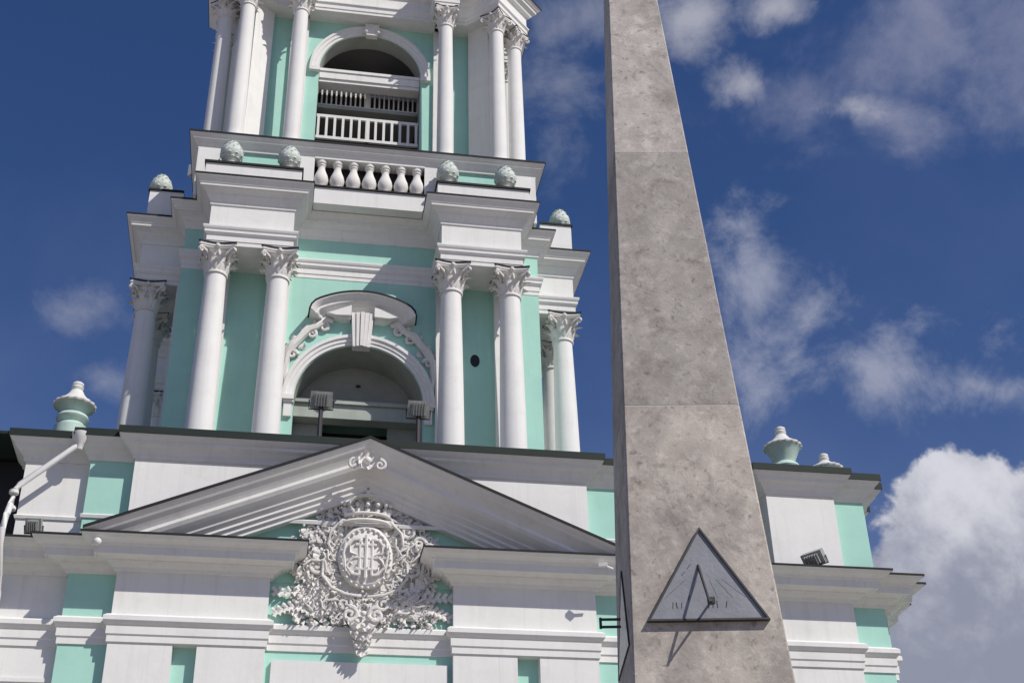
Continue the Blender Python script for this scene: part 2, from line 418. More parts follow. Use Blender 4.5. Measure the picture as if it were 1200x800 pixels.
# path followed by the mouldings
ent_half = [(2.93, 0.36), (2.93, 0.0), (7.65, 0.0), (7.65, 0.36), (9.15, 0.36), (9.15, 0.7), (11.2, 0.7), (11.2, 1.05), (14.1, 1.05), (14.1, 0.1), (16.7, 0.1), (16.7, 0.46)]+core
ent = mirror(ent_half)
MB().sweep(ent, [(0, 13.66), (0.05, 13.66), (0.05, 13.86), (0.09, 13.90), (0.09, 14.17), (0.15, 14.22), (0.21, 14.30), (0.21, 14.44), (0.10, 14.52), (0, 14.54)]).build('architrave', WHITE, BT)
MB().sweep(ent, [(0, GROUND), (0.30, GROUND), (0.30, GROUND+1.0), (0.12, GROUND+1.2), (0, GROUND+1.25)]).build('plinth', WHITE, BT)
# the main cornice: broken open over the arms
CORN = [(0, 15.92), (0.10, 15.92), (0.13, 16.02), (0.20, 16.05), (0.30, 16.15), (0.34, 16.15), (0.36, 16.20), (0.64, 16.28), (0.66, 16.24), (0.70, 16.24),
        (0.73, 16.47), (0.79, 16.49), (0.82, 16.55), (0.90, 16.60), (1.00, 16.65), (1.08, 16.73), (1.10, 16.75), (1.10, 16.80), (0, 16.84)]
cor_half = [(2.93, 0.40), (2.93, 0.0)]+ent_half[2:]
cl = [(-x, y) for x, y in reversed(cor_half)]
co = MB(); co.sweep(cl, CORN); co.sweep(cor_half, CORN); co = co.build('cornice', WHITE, BT)
FL = [(0.95, 16.785), (1.125, 16.745), (1.125, 16.815), (0.0, 16.87), (0.0, 16.82)]
FL = [(1.04, 16.75), (1.125, 16.75), (1.125, 16.82), (0.0, 16.87), (0.0, 16.845), (1.04, 16.805)]
f = MB(); f.sweep(cl, FL); f.sweep(cor_half, FL); f.build('edge_flashing', FLASH, co)

# ---------------- pediment
PED = thing  # (kept as one part below)
PX, PZ0, PZ1, PYW = 8.72, 16.90, 20.56, 0.0
def zrake(x, d): return PZ1-(PZ1-PZ0)*abs(x)/PX-d
tym = MB()
tym.polyY([(-7.55, 16.96), (7.55, 16.96), (7.4, 17.0), (0, 20.0), (-7.4, 17.0)], 0.335, 0.9); tym.box(-2.9, 2.9, 0.335, 0.355, 15.9, 16.96)
ped = tym.build('pediment', TEAL, BT)
RK = [(0, 1.62), (0, 1.53), (0.10, 1.45), (0.10, 1.36), (0.20, 1.28), (0.20, 1.19), (0.33, 1.08), (0.35, 1.02), (0.48, 0.90), (0.58, 0.80), (0.66, 0.68), (0.66, 0.57), (0.72, 0.48), (0.80, 0.38), (0.92, 0.27), (0.97, 0.20),
      (1.05, 0.12), (1.10, 0.07), (1.10, 0.0), (-1.2, 0.0), (-1.2, 1.62)]
def rake(prof, mb):
    rows = []
    for x in [PX*i/24 for i in range(-24, 25)]:
        rows.append([mb.bm.verts.new((x, -o, max(zrake(x, d), 16.79))) for o, d in prof])
    k = len(prof)
    for a, b in zip(rows, rows[1:]):
        for j in range(k): mb.f([a[j], b[j], b[(j+1) % k], a[(j+1) % k]])
    mb.f(rows[0]); mb.f(rows[-1][::-1])
    return mb
rc = rake(RK, MB()).build('raking_cornice', WHITE, ped)
rake([(1.05, 0.045), (1.13, 0.045), (1.13, -0.05), (-1.4, -0.05), (-1.4, 0.0), (1.05, 0.0)], MB()).build('roof_edge', FLASH, ped)
# gable roof running back to the attic
m = MB(); m.polyY([(-8.6, 16.95), (8.6, 16.95), (0, 20.54)], 1.25, 6.0)
m.build('gable_roof', ROOF, ped)

# ---------------- attic above the cornice
AZ = 20.02
att_half = [(7.58, 0.1), (7.58, 0.46), (9.02, 0.46), (9.02, 0.78), (11.1, 0.78), (11.1, 2.6)]
MB().sweep(mirror(att_half), [(0, 17.86), (0.05, 17.86), (0.08, 17.96), (0.0, 18.02)]).build('attic_moulding', WHITE, BT)
pav = [(14.08, 2.6), (14.08, 0.1), (16.6, 0.1), (16.6, 0.46), (17.85, 0.46), (17.85, 1.15), (18.2, 1.15), (18.2, 3.1), (18.55, 3.1), (18.55, 28.0)]
ATC = [(0, 19.88), (0.07, 19.88), (0.10, 20.00), (0.18, 20.10), (0.24, 20.19), (0.36, 20.27), (0.38, 20.36), (0.43, 20.40), (0.50, 20.47), (0.55, 20.54), (0.55, 20.58), (0, 20.60)]
ATF = [(0.50, 20.55), (0.585, 20.55), (0.585, 20.80), (-1.5, 20.84), (-1.5, 20.61), (0.50, 20.61)]
ac = MB(); ac.sweep(mirror(att_half), ATC); ac.sweep(pav, ATC); ac.sweep([(-x, y) for x, y in reversed(pav)], ATC)
for s in (-1, 1):                                       # attic blocks
    slab('attic_panel', min(s*9.02, s*11.1), max(s*9.02, s*11.1), 0.78, 2.6, 16.9, 20.4)
    slab('attic_panel', min(s*14.08, s*16.6), max(s*14.08, s*16.6), 0.1, 2.6, 16.9, 20.4)
    b = MB(); b.poly([(s*x, y) for x, y in [(16.6, 0.46), (17.85, 0.46), (17.85, 1.15), (18.2, 1.15), (18.2, 3.1), (18.55, 3.1), (18.55, 6), (16.6, 6)]], 16.9, 20.4); b.build('attic_wall', TEAL, BT)
    slab('attic_wall', min(s*7.58, s*9.02), max(s*7.58, s*9.02), 0.46, 2.6, 16.9, 20.4, TEAL)
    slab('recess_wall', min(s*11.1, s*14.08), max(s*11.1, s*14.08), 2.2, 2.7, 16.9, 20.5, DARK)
m = MB(); m.polyY([(-7.58, 16.96), (-7.58, 20.4), (7.58, 20.4), (7.58, 16.96), (6.69, 16.96), (0, 19.74), (-6.69, 16.96)], 0.1, 2.6); m.build('attic_panel', WHITE, BT)
aco = ac.build('attic_cornice', WHITE, BT)
af = MB(); af.sweep(mirror(att_half), ATF); af.sweep(pav, ATF); af.sweep([(-x, y) for x, y in reversed(pav)], ATF)
af.build('roof_edge', ROOF, aco)
# low metal roof from the attic up to the tower
m = MB()
a = [m.bm.verts.new(p) for p in ((-18.3, 0.9, 20.62), (18.3, 0.9, 20.62), (18.3, 28.6, 20.62), (-18.3, 28.6, 20.62))]
b = [m.bm.verts.new(p) for p in ((-18.3, 0.9, 20.72), (18.3, 0.9, 20.72), (18.3, 28.6, 20.72), (-18.3, 28.6, 20.72))]
c = [m.bm.verts.new(p) for p in ((-9.9, 4.9, 22.1), (9.9, 4.9, 22.1), (9.9, 24.7, 22.1), (-9.9, 24.7, 22.1))]
for lo, hi in ((a, b), (b, c)):
    for i in range(4): m.f([lo[i], lo[(i+1) % 4], hi[(i+1) % 4], hi[i]])
m.f(a[::-1]); m.f(c)
m.box(-14.2, -11.0, 0.25, 1.2, 20.60, 20.70); m.box(11.0, 14.2, 0.25, 1.2, 20.60, 20.70)
m.build('roof', ROOF, BT)

# ---------------- second tier
def ring(q, dx=0.0):
    """quarter plan (x, w outward from the centre) -> closed counter-clockwise path about the tower axis"""
    out = []
    for k in range(4):
        ca, sa = (1, 0, -1, 0)[k], (0, 1, 0, -1)[k]
        for x, w in q:
            if dx:                                      # the side bays stand out a little less than the front ones
                if k % 2: w = w-dx
                elif x == w: x = x-dx
            px, py = x, -w
            out.append((px*ca-py*sa, YC+px*sa+py*ca))
    return out
H2 = 7.9; HX = 7.6
core2 = MB()
arch_wall(core2, -HX, HX, 20.7, 35.0, 2.6, 26.25, YC-H2, YC-H2+1.5)
core2.box(-HX, -3.4, YC-H2+1.5, YC+H2, 20.7, 35.0); core2.box(3.4, HX, YC-H2+1.5, YC+H2, 20.7, 35.0); core2.box(-3.4, 3.4, YC-H2+3.6, YC+H2, 20.7, 35.0)
w2 = core2.build('tower_wall', TEAL, BT)
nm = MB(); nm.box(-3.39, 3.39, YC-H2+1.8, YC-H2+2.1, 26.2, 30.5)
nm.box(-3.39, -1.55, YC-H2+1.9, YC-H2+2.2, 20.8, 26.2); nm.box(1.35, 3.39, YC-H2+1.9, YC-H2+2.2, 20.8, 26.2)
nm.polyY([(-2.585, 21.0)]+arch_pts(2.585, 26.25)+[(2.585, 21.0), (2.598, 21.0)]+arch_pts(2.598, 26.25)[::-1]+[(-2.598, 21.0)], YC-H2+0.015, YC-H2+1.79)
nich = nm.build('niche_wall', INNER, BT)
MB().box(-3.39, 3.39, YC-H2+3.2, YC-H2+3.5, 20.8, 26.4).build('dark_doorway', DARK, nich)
bm_ = MB(); bm_.box(-2.58, 2.58, YC-H2+1.25, YC-H2+1.85, 26.10, 26.72); bm_.box(-2.58, 2.58, YC-H2+1.12, YC-H2+1.85, 26.725, 26.86); bm_.box(-2.58, 2.58, YC-H2+1.3, YC-H2+1.85, 26.87, 27.0)
bm_.build('niche_beam', GREYG, nich)
MB().lathe([(0.02, 0), (0.10, 0.02), (0.10, 0.08), (0.02, 0.1)], 10, (0.05, YC-H2+1.76, 27.9)).build('lamp_socket', IRON, nich)

q2 = [(-6.52, H2), (-6.52, 9.8), (-3.10, 9.8), (-3.10, H2), (3.10, H2), (3.10, 9.8), (6.52, 9.8), (6.52, H2), (H2, H2)]
path2 = ring(q2, 0.3)
arc2 = MB().sweep(path2, [(-0.3, 32.06), (0.02, 32.06), (0.02, 32.24), (0.05, 32.26), (0.05, 32.50), (0.09, 32.53), (0.15, 32.62), (0.15, 32.72), (0.19, 32.78), (0.22, 32.86), (0.22, 32.92), (0.05, 32.96), (-0.3, 32.96)], True).build('architrave', WHITE, BT)
C2 = [(-0.3, 34.06), (0.05, 34.06), (0.07, 34.20), (0.16, 34.34), (0.24, 34.45), (0.26, 34.52), (0.34, 34.60), (0.44, 34.67), (0.45, 34.70), (0.50, 34.70),
      (0.515, 34.81), (0.545, 34.82), (0.56, 34.87), (0.64, 34.97), (0.70, 35.05), (0.72, 35.06), (0.72, 35.16), (-0.3, 35.2)]
cor2 = MB().sweep(path2, C2, True).build('cornice', WHITE, BT)
MB().sweep(path2, [(0.66, 35.10), (0.745, 35.10), (0.745, 35.18), (-0.3, 35.235), (-0.3, 35.205), (0.66, 35.165)], True).build('edge_flashing', FLASH, cor2)
for k in range(4):                                      # white frieze blocks over the column pairs, soffit slabs behind
    for s in (-1, 1):
        x0, x1 = min(s*3.10, s*6.52), max(s*3.10, s*6.52)
        dw = 0.3*(k % 2)
        b = MB(); b.poly([(x0, -9.8+dw), (x1, -9.8+dw), (x1, -H2+0.01+dw), (x0, -H2+0.01+dw)], 32.07, 34.9)
        for v in b.bm.verts:
            x, y = v.co.x, v.co.y; ca, sa = (1, 0, -1, 0)[k], (0, 1, 0, -1)[k]
            v.co.x, v.co.y = x*ca-y*sa, YC+x*sa+y*ca
        b.build('frieze_block', WHITE, BT)

def capital_mesh(Rb, hw, H):
    """Corinthian capital: bell, two rows of acanthus, corner volutes, hollow-sided abacus; origin at its foot"""
    m = MB()
    m.lathe([(Rb*1.0, 0.0), (Rb*1.14, 0.01*H), (Rb*1.17, 0.05*H), (Rb*1.10, 0.09*H), (Rb*0.99, 0.10*H), (Rb*0.98, 0.4*H), (Rb*1.06, 0.7*H), (Rb*1.35, 0.86*H), (Rb*1.3, 0.88*H)], 20)
    for row, (h0, ln, off) in enumerate(((0.10, 0.42, 0), (0.12, 0.68, 0.5))):
        for i in range(8):
            a = 2*PI*(i+off)/8; o = Vector((math.cos(a), math.sin(a), 0))
            m.leaf(o*Rb*0.98+Vector((0, 0, h0*H)), Vector((0, 0, 1))+o*0.12, o, ln*H, Rb*0.34, 0.42, 6, 3, rise=0.05*H)
    for i in range(4):
        a = PI/4+PI/2*i; o = Vector((math.cos(a), math.sin(a), 0)); t = Vector((-o.y, o.x, 0))
        for s in (-1, 1):                               # two stalks running into one corner scroll
            pts = []; rad = []
            for j in range(20):
                u = j/19
                if u < 0.5:
                    q = u/0.5; pts.append(o*(Rb*1.0+q*q*(hw*1.22-Rb))+t*s*(0.42*Rb*(1-q)+0.05*Rb)+Vector((0, 0, H*(0.46+0.38*q)))); rad.append(0.05*H)
                else:
                    q = (u-0.5)/0.5; an = PI*0.55-q*PI*2.3; rr = 0.105*H*(1-0.72*q)
                    cc = o*(hw*1.22)+Vector((0, 0, H*0.74)); pts.append(cc+o*rr*math.cos(an)+Vector((0, 0, rr*math.sin(an)))+t*s*0.05*Rb); rad.append(0.042*H*(1-0.4*q))
            m.tube(pts, rad, 6)
    for i in range(4):                                  # inner scrolls and a flower in the middle of each side
        a = PI/2*i; o = Vector((math.cos(a), math.sin(a), 0)); t = Vector((-o.y, o.x, 0))
        m.ball(o*(hw*0.86)+Vector((0, 0, H*0.91)), 0.085*H)
        for s in (-1, 1):
            pts = [o*(Rb*1.02+0.10*hw*u)+t*s*(0.36*Rb-0.26*Rb*u+0.0)+Vector((0, 0, H*(0.55+0.24*u))) for u in (0, 0.25, 0.5, 0.75, 1.0)]
            m.tube(pts, [0.035*H, 0.035*H, 0.04*H, 0.05*H, 0.055*H], 6)
    out = []
    for i in range(4):                                  # abacus
        a = PI/2*i-PI/2; o = Vector((math.cos(a), math.sin(a))); t = Vector((-o.y, o.x))
        for u in (-1, -0.9, -0.6, -0.3, 0, 0.3, 0.6, 0.9):
            dd = hw*(0.80+0.20*u*u) if abs(u) < 1 else hw*0.93
            q = o*dd+t*u*hw; out.append((q.x, q.y))
    m.poly([(x*0.94, y*0.94) for x, y in out], 0.87*H, 0.925*H); m.poly(out, 0.925*H, 1.0*H)
    return m, out

def column_set(name, rt, rb, zb, zc, ztop, hw):
    """prototype of one column (mesh = shaft and base) with a capital > nothing deeper; returns a builder"""
    H = ztop-zc; hh = zc-zb
    proto = {}
    def make(x, y, rot=0.0):
        if not proto:
            m = MB(); pr = [(rb*1.35, 0.0), (rb*1.42, 0.06), (rb*1.42, 0.16), (rb*1.33, 0.22), (rb*1.18, 0.26), (rb*1.16, 0.32), (rb*1.24, 0.38), (rb*1.26, 0.44), (rb*1.18, 0.50), (rb*1.04, 0.53)]
            for i in range(13):
                t = i/12; pr.append((rb+(rt-rb)*(t**1.5), 0.56+(hh-0.56)*t))
            m.lathe(pr, 40); m.box(-rb*1.5, rb*1.5, -rb*1.5, rb*1.5, -0.6, 0.0)
            o = m.build('column', WHITE, None, 35, (0, 0, 0)); ORG[o] = Vector((0, 0, 0))
            cm, ab = capital_mesh(rt, hw, H)
            k = cm.build('capital', STUCCO, None, 50, (0, 0, 0)); k.parent = o; k.location = (0, 0, hh)
            fm = MB(); fm.poly([(a*1.05, b*1.05) for a, b in ab], 1.001*H, 1.055*H)
            fl = fm.build('capital_flashing', FLASH, None, None, (0, 0, 0)); fl.parent = o; fl.location = (0, 0, hh)
            proto['o'] = o; o.parent = BT; o.location = Vector((x, y, zb))-ORG[BT]; o.rotation_euler = (0, 0, rot); return o
        return dup(proto['o'], BT, Vector((x, y, zb))-ORG[BT], rotz=rot)
    return make
col2 = column_set('column', 0.42, 0.545, 22.3, 30.78, 32.05, 0.74)
for x in (-6.07, -3.57, 3.57, 6.07): col2(x, YC-9.3)
for s in (-1, 1):
    for yy in (-6.07, -3.57, 3.57, 6.07): col2(s*9.0, YC+yy)
for x in (-6.07, -3.57, 3.57, 6.07):                    # flat pilasters behind the columns
    slab('pilaster', x-0.48, x+0.48, YC-H2-0.22, YC-H2+0.05, 21.5, 32.2)
for s in (-1, 1):
    for yy in (-6.07, -3.57):
        slab('pilaster', min(s*(HX-0.05), s*(HX+0.22)), max(s*(HX-0.05), s*(HX+0.22)), YC+yy-0.48, YC+yy+0.48, 21.5, 32.2)
for x in (-4.82, 4.82):                                 # stepped plinth under each pair
    slab('column_plinth', x-2.0, x+2.0, YC-10.2, YC-H2, 21.0, 21.7)

# arch of the second tier
YW = YC-H2
ar = MB(); ar.arcsweep(arch_pts(2.62, 26.25, 0, 36), [(-0.02, 0.0), (0.10, 0.0), (0.10, 0.14), (0.15, 0.15), (0.15, 0.28), (0.22, 0.32), (0.22, 0.46), (-0.02, 0.48)], YW)
for s in (-1, 1):
    ar.box(min(s*2.60, s*3.07), max(s*2.60, s*3.07), YW-0.28, YW+0.02, 26.06, 26.26); ar.box(min(s*2.60, s*3.02), max(s*2.60, s*3.02), YW-0.2, YW+0.02, 25.96, 26.06)
    ar.box(min(s*2.66, s*2.98), max(s*2.66, s*2.98), YW-0.14, YW+0.02, 25.35, 25.95)
arch2 = ar.build('arch_moulding', WHITE, BT, 30)
ks = MB()
for i in range(5):
    x = -0.40+0.2*i
    ks.polyY([(x*0.72-0.07, 28.62), (x*0.72+0.07, 28.62), (x*0.95+0.085, 30.25), (x*0.95-0.085, 30.25)], YW-0.50+0.05*abs(i-2), YW-0.02)
ks.build('keystone', STUCCO, arch2)
hx = [(-2.30, 30.18), (-2.24, 30.36), (-2.12, 30.50)]+[(2.0*math.sin(R(a)), 28.03+3.06*math.cos(R(a))-0.0) if False else (-1.95+3.9*i/16, 31.06-0.46*((i-8)/8)**2) for i, a in enumerate(range(17))]+[(2.12, 30.50), (2.24, 30.36), (2.30, 30.18)]
hx = [(x*0.86, 30.0+(z-30.18)*0.95) for x, z in hx]
hd = MB(); hd.arcsweep(hx, [(-0.02, -0.50), (0.10, -0.48), (0.20, -0.36), (0.34, -0.26), (0.36, -0.20), (0.54, -0.12), (0.58, -0.12), (0.59, -0.02), (0.66, 0.02), (0.78, 0.13), (0.80, 0.15), (0.80, 0.21), (-0.02, 0.24)], YW)
for s in (-1, 1):                                       # brackets under the hood
    hd.polyY([(s*1.75, 30.25), (s*0.50, 30.55), (s*0.50, 29.95), (s*0.9, 29.93), (s*1.35, 30.08)], YW-0.34, YW)
    hd.polyY([(s*1.45, 30.10), (s*0.48, 30.55), (s*0.48, 30.05), (s*1.1, 30.02)], YW-0.5, YW)
hood = hd.build('hood', WHITE, BT, 30)
MB().arcsweep(hx, [(0.72, 0.20), (0.83, 0.20), (0.83, 0.27), (-0.02, 0.31), (-0.02, 0.25), (0.72, 0.22)], YW).build('edge_flashing', FLASH, hood)
# stucco scrolls lying on the shoulders of the arch
def spiral(m, cx, cz, y, r0_, turns, a0, s, rad, n=26, lift=0.0):
    pts, rr = [], []
    for i in range(n):
        t = i/(n-1); a = a0+s*turns*2*PI*t; q = r0_*(1-0.82*t)
        pts.append((cx+q*math.cos(a), y-lift*t, cz+q*math.sin(a))); rr.append(rad*(1-0.35*t))
    m.tube(pts, rr, 6)
for s in (-1, 1):
    sc = MB()
    spiral(sc, s*1.55, 29.62, YW-0.10, 0.20, 1.3, PI/2, s, 0.085)
    spiral(sc, s*2.05, 29.25, YW-0.10, 0.22, 1.3, PI/3 if s > 0 else 2*PI/3, s, 0.085)
    spiral(sc, s*2.78, 28.2, YW-0.10, 0.22, 1.2, PI if s > 0 else 0, -s, 0.09)
    sc.tube([(s*1.2, YW-0.10, 29.9), (s*1.5, YW-0.12, 29.95), (s*1.85, YW-0.12, 29.6), (s*2.2, YW-0.12, 29.45), (s*2.5, YW-0.12, 29.0), (s*2.75, YW-0.12, 28.7), (s*3.0, YW-0.1, 28.2), (s*3.02, YW-0.1, 27.4), (s*2.98, YW-0.08, 26.8)], [0.10, 0.17, 0.13, 0.20, 0.16, 0.20, 0.16, 0.14, 0.06], 7)
    for (x, z, a) in ((1.75, 29.75, 60), (2.3, 29.3, 40), (2.65, 28.85, 30), (2.95, 28.4, 20), (2.55, 28.55, -60), (2.0, 29.45, 100)):
        aa = R(a); sc.leaf((s*x, YW-0.03, z), (s*math.sin(aa), 0, math.cos(aa)), (0, -1, 0), 0.42, 0.12, 0.3)
    sc.build('stucco_scroll', STUCCO, arch2, 50)
# small oval vent hole between the right hand columns
ov = MB()
ov.polyY([(4.77+0.20*math.cos(2*PI*i/16), 28.55+0.30*math.sin(2*PI*i/16)) for i in range(16)], YW-0.012, YW+0.1)
ov.build('vent_hole', DARK, BT)

# ---------------- parapet stage between the second and third tiers
def rbox(m, x0, x1, w0, w1, z0, z1, k=0):
    b = [(x0, -w1), (x1, -w1), (x1, -w0), (x0, -w0)]
    ca, sa = (1, 0, -1, 0)[k], (0, 1, 0, -1)[k]
    m.poly([(x*ca-y*sa, YC+x*sa+y*ca) for x, y in b], z0, z1)
pw = MB()
for k in range(4):
    if k == 0:
        rbox(pw, -7.3, -2.42, 3, 8.85, 35.16, 38.0); rbox(pw, 2.42, 7.3, 3, 8.85, 35.16, 38.0); rbox(pw, -2.42, 2.42, 3, 6.9, 35.16, 38.0)
    elif k == 2: rbox(pw, -7.3, 7.3, 3, 8.85, 35.16, 38.0, 2)
para = pw.build('parapet_wall', TEAL, BT)
rbm = MB(); rbm.box(-2.415, 2.415, YC-8.42, YC-8.2, 36.03, 37.63); rbm.build('balustrade_painted_shade', DARK, para)  # near-black panel: shade of the void behind the balusters, put in as colour
for s in (-1, 1):
    slab('parapet_pedestal', min(s*6.45, s*7.42), max(s*6.45, s*7.42), YC-8.98, YC-8.4, 35.16, 37.72)
    slab('parapet_pedestal', min(s*2.42, s*3.1), max(s*2.42, s*3.1), YC-8.98, YC-8.4, 35.16, 37.72)
    a, b = min(s*2.92, s*6.95), max(s*2.92, s*6.95)
    pl = slab('urn_plinth', a, b, YC-9.75, YC-8.86, 35.16, 36.30)
    MB().box(a-0.06, b+0.06, YC-9.83, YC-8.8, 36.30, 36.40).build('edge_flashing', FLASH, pl)
    for q0, q1 in ((-6.95, -2.92), (2.92, 6.95)):
        m = MB(); rbox(m, q0, q1, 8.0, 9.45, 35.16, 36.66, 1 if s > 0 else 3)
        pl = m.build('urn_plinth', WHITE, BT)
        m = MB(); rbox(m, q0-0.06, q1+0.06, 8.0, 9.52, 36.66, 36.76, 1 if s > 0 else 3)
        m.build('edge_flashing', FLASH, pl)
qs = [(-7.42, 7.42), (-7.42, 8.95), (7.42, 8.95), (7.42, 7.42)]
ps = [(-7.42, YC-8.95), (7.42, YC-8.95), (7.42, YC+8.95), (-7.42, YC+8.95)]
SLB = [(-1.0, 37.62), (0.02, 37.66), (0.04, 37.76), (0.12, 37.84), (0.16, 37.93), (0.27, 38.03), (0.28, 38.10), (0.33, 38.13), (0.40, 38.23), (0.40, 38.30), (-1.0, 38.36)]
slb = MB().sweep(ps, SLB, True).build('parapet_cornice', WHITE, BT)
MB().sweep(ps, [(0.34, 38.25), (0.43, 38.25), (0.43, 38.34), (-1.0, 38.42), (-1.0, 38.37), (0.34, 38.315)], True).build('edge_flashing', FLASH, slb)
MB().box(-7.3, 7.3, YC-8.8, YC+8.8, 37.9, 38.35).build('terrace', ROOF, BT)
# stone balustrade in the gap
bl = MB(); yb = YC-8.75
bl.box(-2.42, 2.42, yb-0.42, yb+0.3, 35.10, 35.95); bl.box(-2.42, 2.42, yb-0.25, yb+0.25, 37.66, 37.86)
bal = bl.build('balustrade', WHITE, BT)
MB().box(-2.45, 2.45, yb-0.50, yb+0.3, 35.95, 36.02).build('edge_flashing', FLASH, bal)
prof = [(0.24, 0), (0.24, 0.20), (0.17, 0.23), (0.19, 0.28), (0.29, 0.42), (0.325, 0.62), (0.29, 0.82), (0.20, 1.06), (0.15, 1.24), (0.155, 1.34), (0.19, 1.38), (0.19, 1.45), (0.23, 1.48), (0.23, 1.66)]
b0 = None
for i in range(7):
    x = -2.1+0.7*i
    if b0 is None:
        b0 = MB().lathe(prof, 20, (x, yb, 36.02)).build('baluster', STUCCO, bal, 40, (x, yb, 36.02))
    else:
        b = b0.copy(); C.objects.link(b); b.location = Vector((x, yb, 36.02))-ORG[bal]

# ---------------- third tier
H3 = 5.6; Z3 = 38.30
c3 = MB()
arch_wall(c3, -5.2, 5.2, Z3, 51.0, 2.5, 45.97, YC-H3, YC-H3+0.9)
wl3 = [(-5.2, -H3), (-H3, -5.2), (-H3, 5.2), (-5.2, H3), (5.2, H3), (H3, 5.2), (H3, -5.2), (5.2, -H3)]
for a, b in zip(wl3, wl3[1:]):
    a, b = Vector(a), Vector(b); d = (b-a).normalized(); nn = Vector((-d.y, d.x))
    c = (a+b)/2-nn*(-0.3 if False else 0.0)
    inn = -(a+b).normalized()*0.6
    q = [(a.x, YC+a.y), (b.x, YC+b.y), (b.x+inn.x, YC+b.y+inn.y), (a.x+inn.x, YC+a.y+inn.y)]
    c3.poly(q, Z3, 51.0)
w3 = c3.build('belfry_wall', TEAL, BT)
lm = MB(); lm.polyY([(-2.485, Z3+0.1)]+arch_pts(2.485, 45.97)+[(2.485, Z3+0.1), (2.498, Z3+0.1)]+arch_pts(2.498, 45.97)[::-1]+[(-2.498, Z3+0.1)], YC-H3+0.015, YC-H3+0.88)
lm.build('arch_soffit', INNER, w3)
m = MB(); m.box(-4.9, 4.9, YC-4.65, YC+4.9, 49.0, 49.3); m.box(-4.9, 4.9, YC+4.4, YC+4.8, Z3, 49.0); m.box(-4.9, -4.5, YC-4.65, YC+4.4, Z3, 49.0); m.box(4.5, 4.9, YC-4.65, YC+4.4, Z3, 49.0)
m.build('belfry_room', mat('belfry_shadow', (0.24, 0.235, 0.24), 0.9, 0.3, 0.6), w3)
ar = MB(); Y3 = YC-H3
ar.arcsweep(arch_pts(2.52, 45.97, 0, 36), [(-0.02, 0), (0.08, 0), (0.08, 0.14), (0.14, 0.16), (0.14, 0.30), (0.2, 0.34), (0.2, 0.46), (-0.02, 0.48)], Y3)
for s in (-1, 1): ar.box(min(s*2.48, s*2.98), max(s*2.48, s*2.98), Y3-0.24, Y3+0.02, 45.72, 45.96)
arch3 = ar.build('arch_moulding', WHITE, BT, 30)
ks = MB(); ks.polyY([(-0.28, 48.3), (0.28, 48.3), (0.36, 49.05), (-0.36, 49.05)], Y3-0.30, Y3)
for a in range(-60, 61, 30): ks.leaf((0, Y3-0.28, 48.45), (math.sin(R(a)), 0, math.cos(R(a))), (0, -1, 0), 0.62, 0.15, 0.25)
for s in (-1, 1): ks.ball((s*0.3, Y3-0.3, 48.5), 0.12)
ks.build('keystone', STUCCO, arch3, 50)
m = MB(); m.box(-2.47, 2.47, Y3+0.12, Y3+0.75, 45.55, 45.95); m.box(-2.47, 2.47, Y3+0.06, Y3+0.75, 45.96, 46.12); m.box(-2.47, 2.47, Y3+0.2, Y3+0.75, 45.36, 45.54)
m.build('belfry_beam', WHITE, w3)
def railing(y, z0, z1, nb, wbar, thick, xw=2.46):
    m = MB(); m.box(-xw, xw, y-0.06, y+0.06, z0, z0+thick); m.box(-xw, xw, y-0.06, y+0.06, z1-thick, z1)
    m.box(-0.10, 0.10, y-0.05, y+0.05, z0, z1)
    rl = m.build('railing', PIPEW, BT)
    st = None
    for i in range(nb):
        x = -xw+0.1+(2*xw-0.2)*i/(nb-1)
        if st is None: st = MB().box(x-wbar/2, x+wbar/2, y-wbar/2, y+wbar/2, z0+thick, z1-thick).build('railing_bar', PIPEW, rl, None, (x, y, z0))
        else:
            b = st.copy(); C.objects.link(b); b.location = Vector((x, y, z0))-ORG[rl]
railing(Y3+0.25, 41.80, 43.28, 13, 0.12, 0.16)
railing(Y3+1.3, 44.72, 45.95, 22, 0.075, 0.15, 2.6)
railing(Y3+2.6, 46.75, 47.45, 26, 0.05, 0.06, 3.0)
m = MB(); m.box(-2.47, 2.47, Y3+1.0, Y3+4.6, 44.4, 44.6); m.build('gallery_floor', INNER, w3)
col3 = column_set('column', 0.335, 0.40, 38.9, 47.95, 49.08, 0.56)
for x in (-3.55, 3.55): col3(x, YC-7.2)
for sx in (-1, 1):
    col3(sx*6.1, YC-7.2, sx*PI/4); col3(sx*7.2, YC-6.1, sx*PI/4)
    col3(sx*7.2, YC+6.1, sx*PI/4); col3(sx*6.1, YC+7.2, sx*PI/4)
    col3(sx*7.2, YC-3.55); col3(sx*7.2, YC+3.55)
for x in (-3.55, 3.55): slab('pilaster', x-0.42, x+0.42, Y3-0.2, Y3+0.05, Z3, 49.2)
for s in (-1, 1):                                       # piers behind the corner pairs
    m = MB(); o = Vector((s, -1)).normalized(); t = Vector((-o.y, o.x)); c = Vector((s*6.65, -6.65))-o*1.2
    m.poly([(q.x, YC+q.y) for q in (c+o*0.62-t*0.72, c+o*0.62+t*0.72, c-o*0.6+t*0.72, c-o*0.6-t*0.72)], Z3, 49.3)
    m.build('corner_pier', WHITE, BT)
q3 = [(-4.72, 6.45), (-4.15, 6.45), (-4.15, 7.72), (-2.95, 7.72), (-2.95, 6.45), (2.95, 6.45), (2.95, 7.72), (4.15, 7.72), (4.15, 6.45), (4.72, 6.45), (6.12, 7.85), (7.85, 6.12), (6.45, 4.72)]
q3 = [(-6.12, 7.85), (-4.72, 6.45), (-4.15, 6.45), (-4.15, 7.72), (-2.95, 7.72), (-2.95, 6.45), (2.95, 6.45), (2.95, 7.72), (4.15, 7.72), (4.15, 6.45), (4.72, 6.45), (6.12, 7.85)]
p3 = ring(q3)
